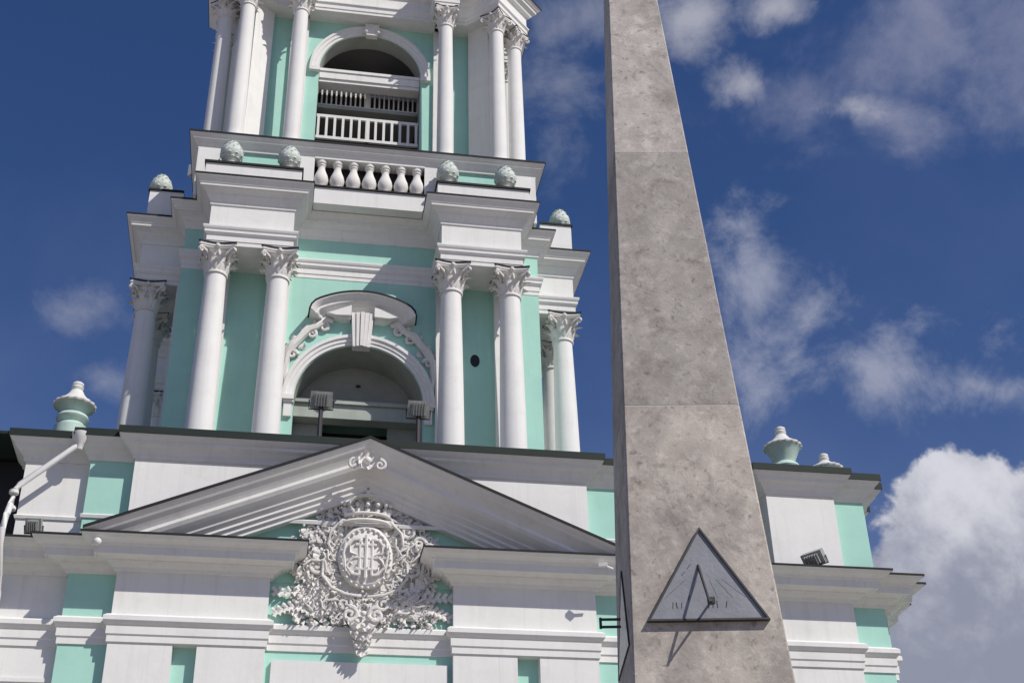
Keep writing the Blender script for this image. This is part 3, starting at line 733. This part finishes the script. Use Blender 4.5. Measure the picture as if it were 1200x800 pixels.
E3 = [(-1.0, 49.10), (0.0, 49.10), (0.0, 49.26), (0.04, 49.28), (0.04, 49.48), (0.12, 49.58), (0.12, 49.66), (0.02, 49.70), (0.02, 50.30), (0.10, 50.36), (0.20, 50.48), (0.24, 50.60), (0.40, 50.74), (0.42, 50.86), (0.48, 50.90), (0.60, 51.05), (0.60, 51.12), (-1.0, 51.2)]
e3 = MB().sweep(p3, E3, True).build('cornice', WHITE, BT)
MB().sweep(p3, [(0.55, 51.06), (0.63, 51.06), (0.63, 51.14), (-1.0, 51.24), (-1.0, 51.21), (0.55, 51.13)], True).build('edge_flashing', FLASH, e3)
m = MB(); m.poly([(x*0.99, YC+(y-YC)*0.99) for x, y in p3], 49.2, 51.15); m.build('entablature_core', WHITE, BT)
m = MB(); m.box(-5.6, 5.6, YC-5.6, YC+5.6, 51.0, 56.0); m.build('upper_wall', TEAL, BT)
m = MB(); m.lathe([(7.0, 56.0), (6.8, 57.0), (5.6, 59.5), (3.2, 61.5), (1.2, 62.5), (1.0, 65.0), (1.6, 66.0), (0.9, 67.5), (0.1, 68.5)], 32, (0, YC, 0)); m.build('cap_roof', ROOF, BT, 40)

# ---------------- coat of arms in the pediment
YA = 0.36
ob = MB()
ob.lathe([(0.01, 0), (1, 0)], 4) if False else None
n = 40
rows = []
for k, (sc_, dy) in enumerate(((1.0, 0.0), (1.0, 0.34), (0.90, 0.42), (0.86, 0.36), (0.80, 0.37), (0.5, 0.46), (0.2, 0.50))):
    rows.append([ob.bm.verts.new((0.06+0.88*sc_*math.cos(2*PI*i/n), YA-dy, 16.72+1.16*sc_*math.sin(2*PI*i/n)*(1.0 if math.sin(2*PI*i/n) > 0 else 0.86))) for i in range(n)])
for a, b in zip(rows, rows[1:]):
    for i in range(n): ob.f([a[i], a[(i+1) % n], b[(i+1) % n], b[i]])
ob.f(rows[-1])
arms = ob.build('coat_of_arms', STUCCO, BT, 40)
# monogram raised on the shield
rnd0 = random.Random(5); mg = MB(); y = YA-0.50
def strk(pts, r=0.055): mg.tube([(0.06+a, y+0.05*abs(a), 16.72+b) for a, b in pts], r, 6)
strk([(0, -0.72), (0, 0.75)], 0.06); strk([(-0.34, 0.42), (0.34, 0.42)]); strk([(-0.45, -0.02), (0.45, -0.02)]); strk([(-0.3, -0.42), (0.32, -0.42)])
for s in (-1, 1):
    strk([(s*0.22, 0.62), (s*0.42, 0.58), (s*0.56, 0.38), (s*0.50, 0.15), (s*0.30, 0.05), (s*0.52, -0.1), (s*0.6, -0.35), (s*0.42, -0.58), (s*0.2, -0.62)])
    strk([(s*0.2, 0.62), (s*0.2, -0.62)], 0.045)
    strk([(s*0.66, 0.5), (s*0.72, 0.1), (s*0.62, -0.5)], 0.04)
for i in range(26):
    a = 2*PI*i/26; mg.ball((0.06+0.79*math.cos(a), YA-0.41, 16.70+1.0*math.sin(a)), 0.055, seg=8)
for i in range(34):
    a = rnd0.uniform(0, 6.28); q = rnd0.uniform(0.3, 0.68); bx, bz = 0.06+q*math.cos(a), 16.7+1.15*q*math.sin(a)
    mg.leaf((bx, YA-0.42, bz), (math.cos(a*3), -0.2, math.sin(a*3)), (0, -1, 0), rnd0.uniform(0.12, 0.24), 0.05, 0.6, 4, 2)
mg.build('monogram', STUCCO, arms, 50)
# crown
cw = MB(); zc = 17.92
cw.tube([(0.06+0.72*math.cos(PI*i/14), YA-0.32-0.16*math.sin(PI*i/14), zc+0.10*math.sin(PI*i/14)) for i in range(15)], 0.075, 7)
cw.tube([(0.06+0.72*math.cos(PI*i/14), YA-0.30-0.16*math.sin(PI*i/14), zc+0.26+0.10*math.sin(PI*i/14)) for i in range(15)], 0.06, 7)
for i in range(7):
    a = PI*(i+0.5)/7; x = 0.06+0.72*math.cos(a)
    cw.leaf((x, YA-0.36, zc+0.30), (0.25*math.cos(a), 0, 1), (0, -1, 0), 0.34, 0.085, 0.2); cw.ball((x+0.06*math.cos(a), YA-0.46, zc+0.66), 0.075)
for s in (-1, 1): cw.tube([(0.06+s*0.6, YA-0.3, zc+0.4), (0.06+s*0.62, YA-0.35, zc+0.75), (0.06+s*0.35, YA-0.4, zc+1.0), (0.06, YA-0.42, zc+1.02)], 0.06, 6)
cw.ball((0.06, YA-0.42, zc+1.12), 0.10); cw.box(0.03, 0.09, YA-0.46, YA-0.40, zc+1.2, zc+1.5); cw.box(-0.06, 0.18, YA-0.46, YA-0.40, zc+1.32, zc+1.39)
cw.build('crown', STUCCO, arms, 50)
# frame of C-scrolls around the shield
fr = MB()
for s in (-1, 1):
    X = lambda x: 0.06+s*x
    fr.tube([(X(0.25), YA-0.25, 18.15), (X(0.8), YA-0.30, 18.05), (X(1.15), YA-0.32, 17.65), (X(1.22), YA-0.30, 17.2), (X(1.05), YA-0.28, 16.9)], [0.03, 0.05, 0.055, 0.05, 0.03], 7)
    fr.tube([(X(1.12), YA-0.25, 16.9), (X(1.38), YA-0.30, 16.6), (X(1.36), YA-0.32, 16.1), (X(1.05), YA-0.32, 15.7), (X(0.6), YA-0.34, 15.5), (X(0.1), YA-0.36, 15.42)], [0.03, 0.05, 0.055, 0.055, 0.05, 0.04], 7)
    spiral(fr, X(1.35), 17.75, YA-0.22, 0.26, 1.4, PI/2, -s, 0.075); spiral(fr, X(1.55), 16.45, YA-0.22, 0.27, 1.4, 0 if s < 0 else PI, s, 0.075)
    spiral(fr, X(0.62), 15.22, YA-0.24, 0.25, 1.4, PI/2, s, 0.07); spiral(fr, X(1.75), 17.4, YA-0.2, 0.22, 1.3, 0 if s > 0 else PI, s, 0.07)
    spiral(fr, X(1.25), 15.55, YA-0.22, 0.24, 1.3, -PI/2, s, 0.07); spiral(fr, X(0.85), 18.55, YA-0.2, 0.22, 1.3, -PI/2, s, 0.065)
    fr.tube([(X(1.95), YA-0.16, 17.7), (X(2.02), YA-0.2, 17.1), (X(1.85), YA-0.2, 16.4), (X(1.75), YA-0.2, 15.8), (X(1.45), YA-0.2, 15.1), (X(1.1), YA-0.18, 14.75)], [0.04, 0.06, 0.06, 0.06, 0.06, 0.04], 7)
fr.build('scroll_frame', STUCCO, arms, 50)
# foliage of the mantling: dense curled leaves and berries, never the same twice
rnd = random.Random(21)
lv = MB()
def inside(x, z):
    ax = abs(x-0.06)
    if z > 19.1 or z < 14.62: return False
    if z > 16.9 and ax > 2.75-(z-17.0)*1.12: return False
    if z <= 16.9 and ax > 2.25: return False
    if (ax/0.84)**2+((z-16.72)/1.08)**2 < 1: return False
    return True
bk = []                                                 # low ground of plaster the leaves grow from
for i in range(72):
    a = 2*PI*i/72; q = 3.2
    while q > 0.9 and not inside(0.06+q*math.cos(a), 16.72+q*math.sin(a)): q -= 0.04
    q *= 0.90+0.07*math.sin(9*a)+0.05*math.sin(17*a+1); bk.append((0.06+q*math.cos(a), 16.72+q*math.sin(a)))
lv.polyY(bk, YA-0.10, YA-0.01)
cnt = 0
while cnt < 1050:
    x = rnd.uniform(-2.6, 2.7); z = rnd.uniform(14.6, 19.1)
    if not inside(x, z): continue
    cnt += 1
    ang = math.atan2(z-16.6, x-0.06)+(0.9 if x > 0.06 else -0.9)*math.sin(2.2*math.hypot(x, z-16.6))+rnd.gauss(0, 0.45)
    L = rnd.uniform(0.15, 0.40); up = Vector((math.cos(ang), -0.25*rnd.random(), math.sin(ang)))
    lv.leaf((x, YA-rnd.uniform(0.07, 0.20), z), up, (0, -1, 0), L, L*rnd.uniform(0.15, 0.24), rnd.uniform(0.25, 0.7), 5, rnd.choice((2, 3)))
    if rnd.random() < 0.16: lv.ball((x+rnd.uniform(-.15, .15), YA-rnd.uniform(0.16, 0.30), z+rnd.uniform(-.15, .15)), rnd.uniform(0.03, 0.06), seg=8)
    if rnd.random() < 0.12: spiral(lv, x, z, YA-0.20, rnd.uniform(0.09, 0.17), 1.2, rnd.uniform(0, 6.28), rnd.choice((-1, 1)), 0.032, 16)
k_ = 0
while k_ < 70:
    x = rnd.uniform(-2.5, 2.6); z = rnd.uniform(14.7, 19.0)
    if not inside(x, z): continue
    k_ += 1; a = rnd.uniform(0, 6.28); L_ = rnd.uniform(0.35, 0.7); b_ = rnd.choice((-1, 1))
    pts = [(x+L_*t*math.cos(a)+0.22*L_*math.sin(6*t)*b_*-math.sin(a), YA-0.20-0.10*math.sin(PI*t), z+L_*t*math.sin(a)+0.22*L_*math.sin(6*t)*b_*math.cos(a)) for t in [i/8 for i in range(9)]]
    if all(inside(p_[0], p_[2]) for p_ in pts): lv.tube(pts, [0.014+0.024*math.sin(PI*i/8) for i in range(9)], 6)
lv.build('mantling', STUCCO, arms, 55)
for s in (-1, 1):                                       # palm branches at the foot
    pb = MB()
    for j, (bx, bz, ex, ez) in enumerate(((0.9, 14.75, 2.35, 16.35), (0.8, 14.7, 2.75, 15.55), (1.2, 14.7, 2.7, 14.9))):
        st = [Vector((0.06+s*(bx+(ex-bx)*t), YA-0.12-0.08*math.sin(PI*t), bz+(ez-bz)*t+0.25*math.sin(PI*t))) for t in [i/9 for i in range(10)]]
        pb.tube(st, [0.06-0.004*i for i in range(10)], 6)
        for i in range(1, 10):
            d = (st[i]-st[i-1]).normalized()
            for q in (-1, 1):
                side = Vector((-d.z*q, 0, d.x*q)); pb.leaf(st[i], d*0.8+side*0.75+Vector((0, -0.15, 0)), (0, -1, 0), 0.46-0.02*i, 0.075, 0.25, 5, 1)
    pb.build('palm_branch', STUCCO, arms, 55)
pd = MB()                                               # pendant hanging over the architrave
for z, w, k in ((14.7, 0.75, 7), (14.3, 0.6, 6), (13.95, 0.42, 5), (13.6, 0.28, 4)):
    for i in range(k):
        a = R(-70+140*i/(k-1)); pd.leaf((0.03, -0.12, z), (math.sin(a), 0, -math.cos(a)), (0, -1, 0), w, 0.13, 0.45, 5, 2)
for i in range(9): pd.ball((0.03+0.22*math.sin(i*2.1), -0.30, 14.75-0.13*i), 0.10-0.005*i, seg=8)
for s in (-1, 1): spiral(pd, 0.03+s*0.42, 14.75, -0.2, 0.26, 1.4, PI/2, s, 0.08)
pd.box(-0.18, 0.24, -0.12, 0.37, 13.75, 14.9)
pd.build('pendant', STUCCO, arms, 55)
rs = MB()                                               # rosette under the apex
for i in range(11):
    a = 2*PI*i/11; rs.leaf((-0.06, -0.96, 19.72), (math.cos(a), -0.1, 0.75*math.sin(a)), (0, -1, 0), 0.46, 0.12, 0.5, 5, 2)
rs.ball((-0.06, -1.06, 19.72), 0.14)
for s in (-1, 1): spiral(rs, -0.06+s*0.42, 19.62, -0.98, 0.2, 1.3, PI/2, -s, 0.06)
rs.build('rosette', STUCCO, ped, 55)

# ---------------- drainpipe down the left of the attic
dp = MB()
dp.tube([(-9.42, 0.12, 20.28), (-9.55, 0.06, 20.12), (-11.02, 0.06, 18.72), (-11.12, 0.02, 18.5), (-11.14, -0.2, 17.9), (-11.14, -0.48, 17.45), (-11.15, -0.66, 16.9), (-11.15, -0.62, 16.4), (-11.15, 0.05, 15.7), (-11.15, 0.40, 15.3), (-11.15, 0.48, 14.6), (-11.15, 0.48, GROUND+0.4)], 0.10, 12)
dp.lathe([(0.10, -0.25), (0.14, -0.05), (0.26, 0.10), (0.30, 0.32), (0.27, 0.34)], 16, (-9.40, 0.10, 20.34))
for z in (18.3, 17.75): dp.lathe([(0.12, 0), (0.15, 0.03), (0.15, 0.12), (0.12, 0.15)], 12, (-11.13, -0.08, z))
dpo = dp.build('drainpipe', PIPEW, BT, 40)

# ================================================================== urns
def big_urn(loc, label, rim, bowl, knob=2.36):
    """rim = height of the rim, bowl = depth of the flaring bowl below it"""
    t = thing('urn', label, 'urn', loc, 'urns on the roof corners of the base')
    b0 = rim-bowl; g0 = b0-0.34
    m = MB(); m.lathe([(0.48, 0), (0.56, 0.03), (0.56, g0-0.20), (0.46, g0-0.12), (0.40, g0-0.05), (0.42, g0), (0.51, g0+0.07), (0.55, g0+0.16), (0.50, g0+0.26), (0.40, g0+0.32), (0.38, g0+0.36)], 32, loc)
    m.build('foot', URNG, t, 40)
    m = MB(); m.lathe([(0.37, b0), (0.42, b0+0.25*bowl), (0.50, b0+0.52*bowl), (0.56, b0+0.76*bowl), (0.65, b0+0.96*bowl), (0.67, rim)], 32, loc); m.build('bowl', URNG, t, 40)
    lh = knob-0.40-rim
    m = MB(); m.lathe([(0.63, rim-0.005), (0.69, rim+0.02), (0.715, rim+0.07), (0.67, rim+0.13), (0.53, rim+0.13+0.16*lh), (0.39, rim+0.13+0.36*lh), (0.28, rim+0.13+0.60*lh), (0.19, rim+0.06+lh)], 36, loc, 18, 0.03)
    m.build('lid', URNW, t, 40)
    z = knob-0.42
    m = MB(); m.lathe([(0.17, z), (0.14, z+0.05), (0.19, z+0.11), (0.215, z+0.20), (0.18, z+0.25), (0.205, z+0.29), (0.19, z+0.36), (0.12, z+0.41), (0.03, z+0.42)], 18, loc)
    m.build('knob', URNW, t, 40)
    return t
big_urn((-9.95, 1.2, 20.82), 'turquoise and white lidded urn on the roof edge left of the tower, above the drainpipe', 1.36, 0.26)
big_urn((15.42, 1.2, 20.82), 'larger turquoise and white lidded urn on the right roof corner beside the obelisk', 1.44, 0.62)
big_urn((18.75, 5.0, 22.0), 'white urn top peeping over the far right roof edge behind the larger urn', 1.36, 0.45, 2.16)
MB().box(18.0, 19.4, 4.3, 5.7, 20.7, 22.0).build('urn_pedestal', WHITE, BT)

def cone_urn(loc, label):
    t = thing('urn', label, 'urn', loc, 'pine cone urns on the tower parapet')
    m = MB(); m.lathe([(0.30, 0), (0.32, 0.05), (0.24, 0.12), (0.22, 0.18)], 18, loc); m.build('foot', URNW, t, 40)
    m = MB(); m.lathe([(0.22, 0.14), (0.40, 0.30), (0.50, 0.52), (0.47, 0.76), (0.34, 1.02), (0.18, 1.22), (0.04, 1.30)], 24, loc)
    c = Vector(loc)
    for ring_, (z, r_) in enumerate(((0.30, 0.42), (0.46, 0.50), (0.62, 0.51), (0.78, 0.47), (0.94, 0.39), (1.08, 0.29))):
        for i in range(9):
            a = 2*PI*(i+0.5*(ring_ % 2))/9; o = Vector((math.cos(a), math.sin(a), 0))
            m.leaf(c+o*(r_-0.04)+Vector((0, 0, z-0.05)), Vector((0, 0, 1))-o*0.25, o, 0.24, 0.12, 0.25, 4, 1)
    m.build('cone', URNP, t, 50)
places = [(-5.95, YC-9.5, 'leftmost of four white pine cone urns on the front parapet of the tower'),
          (-3.50, YC-9.5, 'white pine cone urn on the front parapet just left of the stone balustrade'),
          (3.38, YC-9.5, 'white pine cone urn on the front parapet just right of the stone balustrade'),
          (5.95, YC-9.5, 'rightmost of four white pine cone urns on the front parapet of the tower')]
for x, y, lb in places: cone_urn((x, y, 36.42), lb)
cone_urn((9.1, YC-6.2, 36.80), 'pale pine cone urn against the sky on the right side ledge of the tower')
cone_urn((-9.1, YC-6.2, 36.80), 'pale pine cone urn against the sky on the left side ledge of the tower')

# ================================================================== floodlights
def floodlight(loc, aim, label, pole, w=0.39, h=0.31):
    """loc = centre of the housing; aim = direction of the glass; pole = length of the post below"""
    loc = Vector(loc); f_ = Vector(aim).normalized(); sd = f_.cross(Vector((0, 0, 1))).normalized(); up = sd.cross(f_)
    t = thing('floodlight', label, 'floodlight', loc-Vector((0, 0, pole)), 'floodlights on the roof and cornice')
    m = MB(); m.obox(loc, sd*w, f_*0.11, up*h); m.obox(loc-f_*0.16, sd*w*0.7, f_*0.08, up*h*0.7)
    for i in range(-2, 3): m.obox(loc-f_*0.2+sd*w*0.25*i, sd*0.015, f_*0.10, up*h*0.75)
    m.build('housing', GREYM, t)
    m = MB(); m.obox(loc+f_*0.112, sd*w*0.86, f_*0.012, up*h*0.82); m.build('glass', GLASSM, t)
    m = MB(); m.obox(loc+f_*0.125, sd*w*0.5, f_*0.02, up*0.03); m.obox(loc+f_*0.125+up*0.02, sd*0.03, f_*0.02, up*h*0.4); m.build('reflector_bar', PIPEW, t)
    m = MB(); m.tube([loc-Vector((0, 0, h*0.6)), loc-Vector((0, 0, pole))], 0.085 if pole > 1 else 0.05, 8)
    m.tube([loc+sd*(w+0.04), loc+sd*(w+0.04)-up*h*1.1, loc-sd*(w+0.04)-up*h*1.1, loc-sd*(w+0.04)], 0.025, 6)
    m.build('post', IRON, t)
floodlight((-1.62, 1.5, 23.27), (0, 1, 0.55), 'grey floodlight on a post left of centre in front of the tower arch', 2.4)
floodlight((1.86, 1.5, 23.14), (0, 1, 0.55), 'grey floodlight on a post right of centre in front of the tower arch', 2.3)
floodlight((15.25, -0.55, 17.24), (0.7, 0.5, 0.6), 'grey floodlight tilted up on the right cornice beside the obelisk', 0.42, 0.40, 0.24)
floodlight((-10.35, -0.10, 17.28), (0.05, 1, 0.6), 'dark floodlight on the left cornice next to the white drainpipe', 0.45, 0.24, 0.24)
def fixture(loc, label):
    t = thing('bulkhead_lamp', label, 'lamp', loc, 'small white lamps under the cornice')
    m = MB(); m.ball(Vector(loc), 0.13, seg=12); m.build('globe', PIPEW, t, 60)
    m = MB(); m.tube([Vector(loc), Vector(loc)+Vector((0.02, 0.3, 0.08))], 0.05, 8); m.build('bracket', PIPEW, t)
fixture((-8.24, -1.0, 16.47), 'small white globe lamp on the left face of the cornice near the pediment foot')
t = thing('security_camera', 'small white camera under the cornice just left of the obelisk', 'camera', (7.7, -1.02, 16.38))
MB().obox((7.7, -1.05, 16.45), (0.13, -0.05, 0), (0.02, 0.06, 0), (0, 0, 0.06)).build('housing', PIPEW, t)
MB().tube([(7.8, -1.02, 16.42), (8.05, -0.95, 16.36)], 0.04, 8).build('bracket', PIPEW, t)

# ================================================================== obelisk with sundials
OX, OY, OH0, OT, OTH, LEAN = 0.845, CAMY+10.5, 0.781, 0.047, -0.151, -0.010
OB = thing('obelisk', 'tall weathered stone obelisk with a triangular sundial in front of the bell tower', 'obelisk', (OX-LEAN*(3-GROUND), OY, GROUND))
ex = Vector((math.cos(OTH), math.sin(OTH), 0)); ey = Vector((-math.sin(OTH), math.cos(OTH), 0))
def oc(z): return Vector((OX+LEAN*(z-3), OY, z))
def hz(z): return OH0-OT*z
rj = random.Random(3)
def frustum(m, z0, z1, grow=0.0, nz=1):
    rows = []
    for i in range(nz+1):
        z = z0+(z1-z0)*i/nz; h = hz(z)+grow; c = oc(z)
        ch = 0.013
        jit = (lambda: rj.uniform(-0.007, 0.007)) if nz > 1 else (lambda: 0.0)
        pts = [(-h+ch, -h), (h-ch, -h), (h, -h+ch), (h, h-ch), (h-ch, h), (-h+ch, h), (-h, h-ch), (-h, -h+ch)]
        rows.append([m.bm.verts.new(c+ex*(a+jit())+ey*(b+jit())) for a, b in pts])
    for a, b in zip(rows, rows[1:]):
        for j in range(8): m.f([a[j], a[(j+1) % 8], b[(j+1) % 8], b[j]])
    m.f(rows[0][::-1]); m.f(rows[-1])
for z0, z1 in ((0.9, 2.55), (2.565, 5.640), (5.655, 8.602), (8.614, 11.4), (11.412, 13.3)):
    m = MB(); frustum(m, z0, z1, 0, 1); m.build('stone_block', STONE if z1 < 5.65 else STONE_GREY if z1 < 8.61 else STONE_PALE, OB)
m = MB(); rows = [m.bm.verts.new(oc(13.31)+ex*a*hz(13.3)+ey*b*hz(13.3)) for a, b in ((-1, -1), (1, -1), (1, 1), (-1, 1))]; tp = m.bm.verts.new(oc(14.0))
for i in range(4): m.f([rows[i], rows[(i+1) % 4], tp])
m.f(rows[::-1]); m.build('tip', STONE, OB)
for z in (5.6475, 8.608): 
    m = MB(); frustum(m, z-0.014, z+0.014, -0.002); m.build('mortar_joint', JOINT if z < 7 else STONE_PALE, OB)
m = MB()
for z0, z1, g_ in ((GROUND, -1.3, 0.75), (-1.3, -1.0, 0.55), (-1.0, 0.5, 0.30), (0.5, 0.65, 0.42), (0.65, 0.9, 0.20)):
    h = hz(0.5)+g_; c = oc(z0); m.obox(c+Vector((0, 0, (z1-z0)/2)), ex*h, ey*h, Vector((0, 0, (z1-z0)/2)))
m.build('pedestal', STONE, OB)
# sundial on the front face: local frame (u right, v up along the slope, n out of the stone)
slope = math.atan(OT)
def face(u, z, n, side='front'):
    if side == 'front': return oc(z)+ex*u-ey*(hz(z)+n)
    return oc(z)-ey*u-ex*(hz(z)+n)                      # left face: u runs towards the front
def plate(m, tri, n0, n1, side):
    a = [m.bm.verts.new(face(u, z, n0, side)) for u, z in tri]; b = [m.bm.verts.new(face(u, z, n1, side)) for u, z in tri]
    k = len(tri)
    for i in range(k): m.f([a[i], a[(i+1) % k], b[(i+1) % k], b[i]])
    m.f(a[::-1]); m.f(b)
def sundial(side, tri, pm):
    kf = 0.965 if side == 'front' else 0.98
    m = MB(); plate(m, tri, -0.01, 0.035 if side == 'front' else 0.010, side); d = m.build('sundial', pm, OB)
    fm = MB(); cx_ = sum(p[0] for p in tri)/3; cz_ = sum(p[1] for p in tri)/3
    inn = [(cx_+(u-cx_)*kf, cz_+(z-cz_)*kf) for u, z in tri]; out = [(cx_+(u-cx_)*1.02, cz_+(z-cz_)*1.02) for u, z in tri]
    for i in range(3):
        j = (i+1) % 3; plate(fm, [out[i], out[j], inn[j], inn[i]], 0.0, 0.052 if side == 'front' else 0.014, side)
    fm.build('dial_frame', IRON, d)
    return d
dl = sundial('front', [(-0.475, 3.632), (0.490, 3.634), (0.014, 4.435)], SLATE)
root = face(-0.028, 4.107, 0.03); tip = face(-0.02, 3.69, 0.29)
# gnomon: rod leaning out of the plate, held by a strut
def raypt(px, py, depthplane): pass
m = MB(); m.tube([root, root.lerp(tip, 0.5), tip], [0.012, 0.011, 0.010], 8)
foot = face(0.05, 3.80, 0.035); m.tube([foot, root.lerp(tip, 0.97)], 0.010, 8)
m.obox(foot, ex*0.025, ey*0.012, Vector((0, 0, 0.025)))
m.build('gnomon', IRON, dl)
m = MB()                                                # worn hour strokes
for u, z, hgt, lean in ((0.02, 3.735, 0.06, 0), (0.055, 3.735, 0.06, 0), (0.09, 3.735, 0.06, 0.0), (0.16, 3.74, 0.05, 0.2), (-0.20, 3.735, 0.05, 0.1), (-0.235, 3.735, 0.05, -0.1), (-0.27, 3.735, 0.05, 0.1), (-0.14, 3.80, 0.04, 0.3), (-0.17, 4.02, 0.03, 0.9), (-0.12, 4.08, 0.03, 0.9)):
    a = face(u, z, 0.036); b = face(u+lean*hgt, z+hgt, 0.036); m.tube([a, b], 0.0030, 5)
for u in (-0.33, -0.12, 0.10, 0.22, 0.33):
    a = face(0.005+(u-0.005)*0.45, 4.11+(3.82-4.11)*0.45, 0.035); b = face(u, 3.82, 0.035); m.tube([a, b], 0.0013, 5)
m.build('hour_marks', IRON, dl)
d2 = sundial('left', [(-0.46, 3.50), (0.46, 3.50), (0.0, 4.30)], PALE)
m = MB(); a = face(0.05, 3.86, 0.03, 'left')
b1, b2 = a-ex*0.17, a-ex*0.17-Vector((0, 0, 0.065))
m.tube([a, b1], 0.012, 6); m.tube([a-Vector((0, 0, 0.065)), b2], 0.012, 6); m.tube([b1+Vector((0, 0, 0.015)), b2-Vector((0, 0, 0.015))], 0.012, 6)
m.build('gnomon', IRON, d2)
